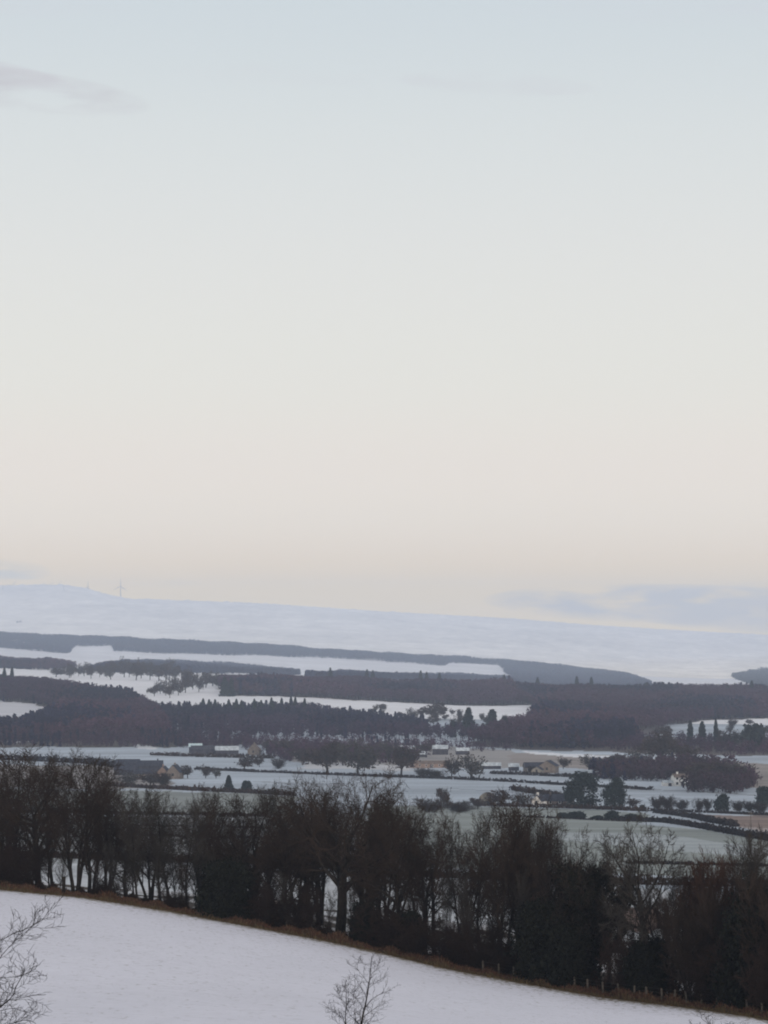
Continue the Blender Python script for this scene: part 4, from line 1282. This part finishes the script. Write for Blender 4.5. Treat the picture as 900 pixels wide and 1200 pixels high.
hedge([(600, 957), (660, 959.5), (740, 963)], 0.7, 0.8, 'thin field hedge crossing the green field below the bushes', colours=DARKH, seed=33)
hedge([(735, 1012), (830, 1014), (930, 1016)], 0.9, 0.8, 'thin dark hedge behind the open ash crown', colours=DARKH, seed=34)
hedge([(120, 967), (220, 969), (310, 971)], 0.6, 0.8, 'thin field hedge behind the slim trees, upper', colours=DARKH, seed=35)
hedge([(120, 979), (220, 981), (310, 983)], 0.6, 0.8, 'thin field hedge behind the slim trees, lower', colours=DARKH, seed=36)
hedge([(600, 926), (640, 932), (668, 938)], 3.0, 3.0, 'bushy brown hedge behind the low house', colours=BROWNH, seed=37)
hedge([(300, 904), (228, 902)], 1.0, 1.2, 'short low hedge closing the left end of the long hedgerow', colours=DARKH, seed=38)

# ------------------------------------------------------------------ buildings
def house(px, base, length, depth, wall_h, roof_h, rz, wallm, roofm, name, label, cat='house', windows=0, door=False, chimneys=(), gable_win=False, group=None, loc=None):
    """gabled building, ridge along local x; front towards -y"""
    x, y = loc or at(px, base)
    t = empty(name, (x, y, gz(x, y) - 0.1), rz)
    tag(t, label, cat, group)
    L, W = length / 2, depth / 2
    m = MB()
    m.quad((-L, -W, 0), (L, -W, 0), (L, -W, wall_h), (-L, -W, wall_h))
    m.quad((L, W, 0), (-L, W, 0), (-L, W, wall_h), (L, W, wall_h))
    for s in (-1, 1):
        n = len(m.v)
        m.v += [(s * L, -W, 0), (s * L, W, 0), (s * L, W, wall_h), (s * L, 0, wall_h + roof_h), (s * L, -W, wall_h)]
        m.f.append(tuple(n + i for i in ((0, 1, 2, 3, 4) if s > 0 else (4, 3, 2, 1, 0))))
    m.build('wall', wallm, t)
    r = MB(); o = 0.35; e = o * roof_h / W; th = 0.18
    for s in (-1, 1):
        a = [(-L - o, s * (W + o), wall_h - e + 0.03), (L + o, s * (W + o), wall_h - e + 0.03), (L + o, 0, wall_h + roof_h + 0.03), (-L - o, 0, wall_h + roof_h + 0.03)]
        b = [(p[0], p[1], p[2] + th) for p in a]
        if s > 0: a.reverse(); b.reverse()
        r.quad(*reversed(a)); r.quad(*b)
        for i in range(4):
            j = (i + 1) % 4
            r.quad(a[i], a[j], b[j], b[i])
    ro = r.build('roof', roofm, t)
    for cx in chimneys:
        c = MB(); c.box(cx - 0.42, cx + 0.42, -0.4, 0.4, wall_h + roof_h - 0.6, wall_h + roof_h + 1.0)
        c.box(cx - 0.48, cx + 0.48, -0.46, 0.46, wall_h + roof_h + 1.003, wall_h + roof_h + 1.15)
        ch = c.build('chimney', wallm, ro)
    for i in range(windows):
        wx = -L + (i + 0.5) * 2 * L / windows
        for wz in ((1.0,) if wall_h < 4.5 else (1.0, 3.7)):
            f = MB(); f.box(wx - 0.62, wx + 0.62, -W - 0.06, -W + 0.02, wz - 0.06, wz + 1.36)
            fo = f.build('window', M_WHITE if wallm is not M_WHITE else M_STONE_GREY, t)
            g = MB(); g.box(wx - 0.5, wx + 0.5, -W - 0.08, -W - 0.062, wz + 0.06, wz + 1.24)
            g.build('pane', M_GLASS, fo)
    if gable_win:
        for s in (-1, 1):
            g = MB(); g.box(s * L - 0.04 if s < 0 else s * L + 0.003, s * L - 0.003 if s < 0 else s * L + 0.04, -0.6, 0.6, wall_h * 0.45, wall_h * 0.45 + 1.5)
            g.build('window', M_GLASS, t)
    if door:
        d = MB(); d.box(-0.9 + L * 0.1, 0.9 + L * 0.1, -W - 0.05, -W - 0.003, 0.0, min(wall_h - 0.3, 2.6))
        d.build('door', M_BARN, t)
    return t


# gabled stone house and the dark roofed barns beside it
house(205, 912.5, 9.5, 7.5, 3.9, 3.9, R(80), M_STONE, M_SLATE, 'stone_house', 'tall tan gable wing of the stone house among the valley trees', chimneys=(0.0,), gable_win=True)
house(192, 912.0, 8.5, 6.5, 3.6, 3.2, R(84), M_BRICK, M_SLATE, 'stone_house', 'pinkish lower gable wing left of the tall tan gable', gable_win=True, chimneys=(-2.0,))
house(170, 913, 12, 6.5, 3.2, 2.5, R(3), M_STONE, M_SLATE, 'stone_cottage', 'low tan cottage with slate roof left of the pinkish gable', windows=3, door=True)
house(172, 903, 19, 9, 3.0, 3.0, R(4), M_BARN, M_SLATE, 'slate_barn', 'long dark slate roofed barn behind the stone gables', 'barn', door=True, chimneys=(6.5,))
house(148, 908, 13, 9, 3.0, 3.4, R(2), M_BARN, M_SLATE, 'slate_barn', 'blackest barn at the left end of the farm buildings', 'barn', door=True)
house(150, 901, 14, 9, 2.6, 3.2, R(5), M_BARN, M_SLATE, 'slate_barn', 'dark barn roof next to the tall blue black hedge', 'barn', door=True)
# sheds behind
house(229, 882, 9, 10, 4.4, 2.0, R(4), M_BARN, M_TEALROOF, 'farm_shed', 'shed with bright pale teal roof in the far left farm', 'shed', door=True)
house(246, 883.5, 26, 10, 3.6, 2.2, R(4), M_BARN, M_BARN, 'farm_shed', 'long dark shed beside the pale teal roof', 'shed', door=True)
house(266, 884, 16, 8, 3.2, 2.4, R(4), M_BARN, M_SNOWROOF, 'farm_shed', 'shed with snowy grey roof at the right of the far left farm', 'shed', door=True)
house(298, 884.5, 8, 8, 3.6, 4.0, R(82), M_STONE, M_BROWNROOF, 'stone_house', 'small cream gabled house in the scrub right of the far left farm', gable_win=True, chimneys=(0,))
# middle farm
house(476, 882.5, 12, 9, 3.0, 2.2, R(6), M_BARN, M_SNOWROOF, 'farm_shed', 'snow roofed dark shed above the hedgerow, left of two', 'shed', door=True)
house(516, 884, 10.5, 9, 4.2, 2.2, R(-4), M_BARN, M_SNOWROOF, 'farm_shed', 'snow roofed dark shed above the hedgerow, right of two', 'shed', door=True)
house(491, 887, 11, 7, 2.0, 1.8, R(0), M_BARN, M_SNOWROOF, 'farm_shed', 'low snow roofed shed between and below the two dark sheds', 'shed', door=True)
house(542, 884, 9, 7, 2.8, 1.8, R(3), M_BARN, M_SNOWROOF, 'farm_shed', 'small snow roofed shed furthest right of the middle farm', 'shed', door=True)
house(503, 899.5, 24, 7, 2.6, 1.6, R(2), M_BRICK, M_BROWNROOF, 'brick_byre', 'long low pinkish brick byre behind the hedgerow trees', 'byre', windows=6, door=True)
house(575, 901, 12, 6, 2.2, 1.6, R(2), M_BARN, M_SNOWROOF, 'farm_shed', 'low shed with pale roof right of the dense hedgerow tree', 'shed', door=True)
# stone farm on the right
house(643, 905.5, 10, 10, 4.2, 3.0, R(74), M_STONE, M_SLATE, 'stone_barn', 'broad tan gable of the stone farm', 'barn', gable_win=True)
house(626, 905, 12, 8, 3.2, 2.6, R(5), M_STONE, M_SLATE, 'stone_barn', 'long wing of the stone farm with frosted slate roof', 'barn', windows=3, door=True)
house(630, 906.5, 8, 6, 2.4, 1.8, R(78), M_STONE_GREY, M_SLATE, 'stone_shed', 'small lean stone shed in front of the stone farm', 'shed', gable_win=True)
house(602, 903, 6, 6, 2.6, 1.6, R(0), M_BARN, M_SNOWROOF, 'farm_shed', 'small white roofed shed left of the stone farm', 'shed', door=True)
house(695, 908.5, 6, 4, 1.8, 1.2, R(0), M_BARN, M_SNOWROOF, 'farm_shed', 'tiny white roofed hut right of the stone farm', 'shed', door=True)
# white house
house(797, 921, 8.0, 6.5, 4.8, 1.6, R(12), M_WHITE, M_BROWNROOF, 'white_house', 'white house in front of the dark thicket', windows=3, door=True, chimneys=(-1.6,))
house(783, 921, 6.0, 4.5, 2.0, 0.9, R(12), M_WHITE, M_SNOWROOF, 'white_annex', 'low white outbuilding at the left foot of the white house', 'outbuilding', door=True)
# low house by the spruces, stone barn behind the tall trees
house(632, 944.5, 7.5, 4.6, 2.7, 2.6, R(66), M_WHITE, M_SLATE, 'cottage', 'white gabled cottage left of the long dark roof', gable_win=True, chimneys=(-2,))
house(655, 943.5, 13, 6, 2.4, 2.7, R(3), M_BROWNROOF, M_SLATE, 'low_house', 'long low house with dark slate roof left of the two evergreens', windows=3, door=True, chimneys=(-4,))


def arch_barn(px, base, w, depth, wall_h, rise):
    x, y = at(px, base)
    t = empty('round_roofed_barn', (x, y, gz(x, y) - 0.1), R(-6))
    tag(t, 'grey round roofed barn with dark doorway behind the slender trees', 'barn')
    m = MB(); L = w / 2
    prof = [(-L, 0)] + [(-L * math.cos(a), wall_h + rise * math.sin(a)) for a in np.linspace(0, math.pi, 13)] + [(L, 0)]
    n = len(prof)
    for s in (0, 1):
        yb = (-depth / 2, depth / 2)[s]
        k = len(m.v); m.v += [(p[0], yb, p[1]) for p in prof]
        m.f.append(tuple(range(k, k + n)) if s else tuple(range(k + n - 1, k - 1, -1)))
    for i in range(n - 1):
        m.f.append((i, i + 1, n + i + 1, n + i))
    m.build('wall', M_STONE_GREY, t)
    r = MB()
    for i in range(n - 1):
        a, b = prof[i], prof[i + 1]
        r.quad((a[0] * 1.02, -depth / 2 - 0.25, a[1] * 1.02), (b[0] * 1.02, -depth / 2 - 0.25, b[1] * 1.02), (b[0] * 1.02, depth / 2 + 0.25, b[1] * 1.02), (a[0] * 1.02, depth / 2 + 0.25, a[1] * 1.02))
    r.build('roof', M_STONE_GREY, t)
    d = MB(); d.box(0.1, 2.3, -depth / 2 - 0.06, -depth / 2 - 0.004, 1.1, 2.9); d.build('doorway', M_GLASS, t)


arch_barn(571, 944, 7.5, 8, 2.6, 3.4)

# telegraph pole beside the ploughed field
x, y = at(880, 978)
pole = empty('telegraph_pole', (x, y, gz(x, y)))
tag(pole, 'lone wooden telegraph pole standing at the edge of the ploughed field', 'pole')
pv, pf = tubes([((0, 0, -0.3), (0, 0, 7.6), 0.16, 0.11, 0)], 8)
link('post', mesh_np('pole_post', pv, pf), pole, M_POST)
m = MB(); m.box(-0.9, 0.9, -0.19, -0.115, 7.0, 7.12); m.build('crossarm', M_POST, pole)

# ------------------------------------------------------------------ wind turbines on the far hills
def turbine_parts(hub, blade):
    tv, tf = tubes([((0, 0, -3), (0, 0, hub), 2.8, 1.9, 0)], 10)
    n = MB(); n.box(-1.9, 1.9, -4.5, 6.0, hub - 1.8, hub + 2.2)
    b = []
    zs = np.linspace(0, 1, 7)
    wid = np.array([1.5, 3.6, 3.4, 2.8, 2.2, 1.6, 0.7])
    v, f = [], []
    for i, (t, w) in enumerate(zip(zs, wid)):
        v += [(-w * 0.35, -0.35 * (1 - t * 0.7), 1.2 + t * blade), (w * 0.75, -0.1, 1.2 + t * blade), (-w * 0.1, 0.45 * (1 - t * 0.7), 1.2 + t * blade)]
    for i in range(6):
        for j in range(3):
            f.append((i * 3 + j, i * 3 + (j + 1) % 3, i * 3 + 3 + (j + 1) % 3, i * 3 + 3 + j))
    return (tv, tf), n, (np.array(v), np.array(f))


(tv, tf), nac, (bv, bf) = turbine_parts(72.0, 46.0)
ME_TOWER = mesh_np('turbine_tower', tv, tf); ME_TOWER.materials.append(M_TURB)
ME_BLADE = mesh_np('turbine_blade', bv, bf); ME_BLADE.materials.append(M_TURB)
hv, hf = tubes([((0, -7.0, 72.0), (0, -4.5, 72.0), 0.9, 1.9, 0)], 8)
ME_HUB = mesh_np('turbine_hub', hv, hf); ME_HUB.materials.append(M_TURB)
ME_NAC = bpy.data.meshes.new('turbine_nacelle'); ME_NAC.from_pydata(nac.v, [], nac.f); ME_NAC.materials.append(M_TURB)
TURB = [  # column, distance, hub row, turn of the rotor, scale, label
    (141.5, 18760, 687.0, 0.03, 1.15, 'tallest looking wind turbine, clear of the skyline right of the rounded hill'),
    (103.0, 18760, 688.5, 0.10, 1.0, 'wind turbine standing over the right shoulder of the rounded hill'),
    (75.0, 17500, 693.5, 0.0, 0.95, 'wind turbine set low against the face of the rounded hill'),
    (14.5, 19450, 686.5, 0.75, 1.0, 'wind turbine with only blades above the left crest'),
    (57.0, 19560, 686.5, 1.0, 1.0, 'wind turbine blade tips peeping over the hill top, left one'),
    (67.5, 19560, 686.8, 0.6, 1.0, 'wind turbine blade tips peeping over the hill top, right one'),
    (3.0, 17700, 693.0, 0.15, 0.95, 'wind turbine against the hill face at the left edge'),
]
for px, D, hub, turn, s, lab in TURB:
    x, y = at_d(px, D)
    zg = gz(x, y)
    zh = D * float(tan_el(px, hub))
    s = s * 1.1
    t = empty('wind_turbine', (x, y, zh - 72.0 * s), R(-8), (s, s, s))
    tag(t, lab, 'wind turbine', 'wind turbines on the far hills')
    tw = link('tower', ME_TOWER, t)
    k = max(0.25, (zh - zg) / (72.0 * s))
    tw.scale = (1, 1, k); tw.location = (0, 0, 72.0 * (1 - k))
    link('nacelle', ME_NAC, t)
    hb = link('hub', ME_HUB, t)
    for j in range(3):
        b = link('blade', ME_BLADE, hb)
        b.location = (0, -5.8, 72.0); b.rotation_euler = (0, turn + j * 2.0944, 0)

# ------------------------------------------------------------------ the air
def haze_box():
    m = MB(); m.box(-8200, 8200, -600, 21500, -112.0, 450.0)
    mt = bpy.data.materials.new('winter_haze'); mt.use_nodes = True
    nt = mt.node_tree; nt.nodes.clear()
    out = nt.nodes.new('ShaderNodeOutputMaterial')
    pv_ = nt.nodes.new('ShaderNodeVolumePrincipled')
    pv_.inputs['Color'].default_value = (0.685, 0.80, 1.0, 1)
    pv_.inputs['Density'].default_value = 7.6e-5
    pv_.inputs['Anisotropy'].default_value = 0.0
    for k in ('Density Attribute', 'Color Attribute', 'Temperature Attribute'):
        if k in pv_.inputs:
            pv_.inputs[k].default_value = ''
    nt.links.new(pv_.outputs[0], out.inputs['Volume'])
    try: mt.cycles.homogeneous_volume = True
    except Exception: pass
    o = m.build('haze', mt)
    tag(o, 'pale blue winter haze lying over the whole valley and hills', 'haze', kind='stuff')


haze_box()

# ------------------------------------------------------------------ sky and light
SUN_EL, SUN_AZ = 4.0, 165.0      # behind the camera, just above the horizon
w = bpy.data.worlds.new('World'); sc.world = w; w.use_nodes = True
nt = w.node_tree; nt.nodes.clear()
N, Lk = nt.nodes, nt.links


def val(x):
    n = N.new('ShaderNodeValue'); n.outputs[0].default_value = x; return n.outputs[0]


def math_(op, a, b=None, c=None, clamp=False):
    n = N.new('ShaderNodeMath'); n.operation = op; n.use_clamp = clamp
    for i, s in enumerate((a, b, c)):
        if s is None: continue
        if isinstance(s, (int, float)): n.inputs[i].default_value = s
        else: Lk.new(s, n.inputs[i])
    return n.outputs[0]


out = N.new('ShaderNodeOutputWorld'); bg = N.new('ShaderNodeBackground')
tc = N.new('ShaderNodeTexCoord'); sep = N.new('ShaderNodeSeparateXYZ')
Lk.new(tc.outputs['Generated'], sep.inputs[0])
sky = N.new('ShaderNodeTexSky'); sky.sky_type = 'NISHITA'; sky.sun_disc = False
sky.sun_elevation = R(SUN_EL); sky.sun_rotation = R(SUN_AZ); sky.air_density = 1.0; sky.dust_density = 2.0; sky.ozone_density = 1.5
# thin veil of high cloud that evens the sky out, greyer and pinker towards the horizon
el = math_('ARCSINE', sep.outputs['Z'])
deg = math_('MULTIPLY', el, 180 / math.pi)
rp = N.new('ShaderNodeValToRGB'); rp.color_ramp.interpolation = 'B_SPLINE'
t = math_('DIVIDE', deg, 90.0, clamp=True)
t = math_('POWER', t, 0.5)
Lk.new(t, rp.inputs['Fac'])
stops = [(0.0, (1.2079, 0.8636, 0.3224)), (0.286, (1.2079, 0.8636, 0.3224)), (0.629, (1.1929, 0.8523, 0.325)), (0.992, (1.2385, 0.8554, 0.238)), (1.373, (1.1599, 0.8215, 0.337)), (1.946, (1.0402, 0.8371, 0.5739)), (2.71, (0.9705, 0.8616, 0.696)), (3.856, (0.9055, 0.8011, 0.6983)), (5.572, (0.8255, 0.8038, 0.7228)), (8.421, (0.7652, 0.7549, 0.7268)), (11.242, (0.6899, 0.721, 0.7165)), (13.838, (0.6024, 0.657, 0.6905)), (16.5, (0.5722, 0.6373, 0.6836)), (30.0, (0.65, 0.67, 0.7)), (90.0, (0.7, 0.69, 0.7))]
HALF = [(d_, tuple(0.5 * q_ for q_ in c_)) for d_, c_ in stops]
els = rp.color_ramp.elements
els[0].position = 0.0; els[0].color = (*HALF[0][1], 1)
els[1].position = 1.0; els[1].color = (*HALF[-1][1], 1)
for d_, c_ in HALF[1:-1]:
    e_ = els.new((d_ / 90.0) ** 0.5); e_.color = (*c_, 1)
mixs = N.new('ShaderNodeMix'); mixs.data_type = 'RGBA'
SKYGAIN = 0.10
sg = N.new('ShaderNodeVectorMath'); sg.operation = 'SCALE'; sg.inputs['Scale'].default_value = SKYGAIN
Lk.new(sky.outputs[0], sg.inputs[0])
mixs.inputs['Factor'].default_value = 0.88
Lk.new(sg.outputs[0], mixs.inputs['A']); twice = N.new('ShaderNodeVectorMath'); twice.operation = 'SCALE'; twice.inputs['Scale'].default_value = 2.0
Lk.new(rp.outputs[0], twice.inputs[0]); Lk.new(twice.outputs[0], mixs.inputs['B'])
col = mixs.outputs['Result']
# clouds: long grey wisps, placed by compass bearing and height
fy = math_('MAXIMUM', sep.outputs['Y'], 0.05)
cu = math_('DIVIDE', sep.outputs['X'], fy); cv = math_('DIVIDE', sep.outputs['Z'], fy)
cmb = N.new('ShaderNodeCombineXYZ'); Lk.new(cu, cmb.inputs[0]); Lk.new(cv, cmb.inputs[1])


def cloud(px, row, rx, ry, slope, strength, colour, nscale, seed, soft=0.5):
    global col
    u0 = (px - 450) / F; u_, y_, z_ = ray(px, row); v0 = z_ / y_
    du = math_('SUBTRACT', cu, u0); dv = math_('SUBTRACT', cv, v0)
    dv = math_('ADD', dv, math_('MULTIPLY', du, slope))
    mp = N.new('ShaderNodeMapping'); mp.inputs['Scale'].default_value = (nscale * 0.22, nscale, 1); mp.inputs['Location'].default_value = (seed, seed * 2.3, 0)
    mp.inputs['Rotation'].default_value = (0, 0, math.atan(slope))
    nz = N.new('ShaderNodeTexNoise'); nz.inputs['Scale'].default_value = 1.0; nz.inputs['Detail'].default_value = 5; nz.inputs['Roughness'].default_value = 0.55
    Lk.new(cmb.outputs[0], mp.inputs[0]); Lk.new(mp.outputs[0], nz.inputs['Vector'])
    a = math_('DIVIDE', du, rx / F); b = math_('DIVIDE', dv, ry / F)
    rr = math_('ADD', math_('MULTIPLY', a, a), math_('MULTIPLY', b, b))
    body = math_('SUBTRACT', 1.0, rr, clamp=True)
    n = math_('MULTIPLY', math_('SUBTRACT', nz.outputs['Fac'], 0.36), 3.6, clamp=True)
    m_ = math_('MULTIPLY', math_('POWER', body, soft), n)
    front = math_('GREATER_THAN', sep.outputs['Y'], 0.2)
    fac = math_('MULTIPLY', math_('MULTIPLY', m_, strength), front, clamp=True)
    mx = N.new('ShaderNodeMix'); mx.data_type = 'RGBA'
    Lk.new(fac, mx.inputs['Factor']); Lk.new(col, mx.inputs['A']); mx.inputs['B'].default_value = (*colour, 1)
    col = mx.outputs['Result']


cloud(5, 103, 170, 26, 0.13, 0.8, (0.47, 0.455, 0.49), 90, 1.3)
cloud(0, 86, 90, 14, 0.22, 0.6, (0.50, 0.48, 0.52), 110, 4.7)
cloud(585, 98, 120, 14, 0.05, 0.6, (0.55, 0.56, 0.59), 100, 7.7)
cloud(320, 88, 120, 12, 0.05, 0.22, (0.56, 0.57, 0.60), 100, 2.9)
cloud(800, 8, 260, 22, 0.03, 0.35, (0.56, 0.58, 0.63), 80, 5.9)
cloud(40, 6, 120, 16, 0.03, 0.3, (0.56, 0.58, 0.62), 90, 3.1)
cloud(800, 708, 235, 24, 0.02, 1.7, (0.50, 0.44, 0.34), 130, 6.1, 0.55)
cloud(930, 722, 210, 24, 0.04, 1.4, (0.56, 0.48, 0.36), 130, 9.1, 0.6)
cloud(880, 686, 60, 6, 0.03, 0.5, (0.70, 0.58, 0.38), 140, 9.4, 0.5)
cloud(-8, 668, 70, 14, 0.03, 1.1, (0.62, 0.56, 0.40), 160, 3.3, 0.8)
cloud(22, 673, 40, 7, 0.02, 1.0, (0.62, 0.56, 0.40), 190, 5.3, 0.8)
cloud(180, 683, 60, 5, 0.02, 0.3, (0.75, 0.62, 0.40), 130, 2.2, 0.5)
Lk.new(col, bg.inputs['Color']); bg.inputs['Strength'].default_value = 1.0
Lk.new(bg.outputs[0], out.inputs['Surface'])

sun = bpy.data.lights.new('low_sun', 'SUN'); sun.energy = 2.0; sun.angle = R(12); sun.color = (1.0, 0.86, 0.74)
so = bpy.data.objects.new('low_sun', sun); COL.objects.link(so)
d = Vector((math.sin(R(SUN_AZ)) * math.cos(R(SUN_EL)), math.cos(R(SUN_AZ)) * math.cos(R(SUN_EL)), math.sin(R(SUN_EL))))
so.rotation_euler = d.to_track_quat('Z', 'Y').to_euler()

# ------------------------------------------------------------------ render settings
vs = sc.view_settings
vs.view_transform = 'Standard'; vs.look = 'None'; vs.exposure = 0.22; vs.gamma = 1.0
sc.render.engine = 'CYCLES'
cy = sc.cycles
cy.max_bounces = 5; cy.diffuse_bounces = 3; cy.glossy_bounces = 1; cy.transmission_bounces = 2; cy.volume_bounces = 2; cy.transparent_max_bounces = 4
cy.use_denoising = True
try: cy.denoiser = 'OPENIMAGEDENOISE'
except Exception: pass
cy.pixel_filter_type = 'BLACKMAN_HARRIS'; cy.filter_width = 2.0
cy.caustics_reflective = False; cy.caustics_refractive = False
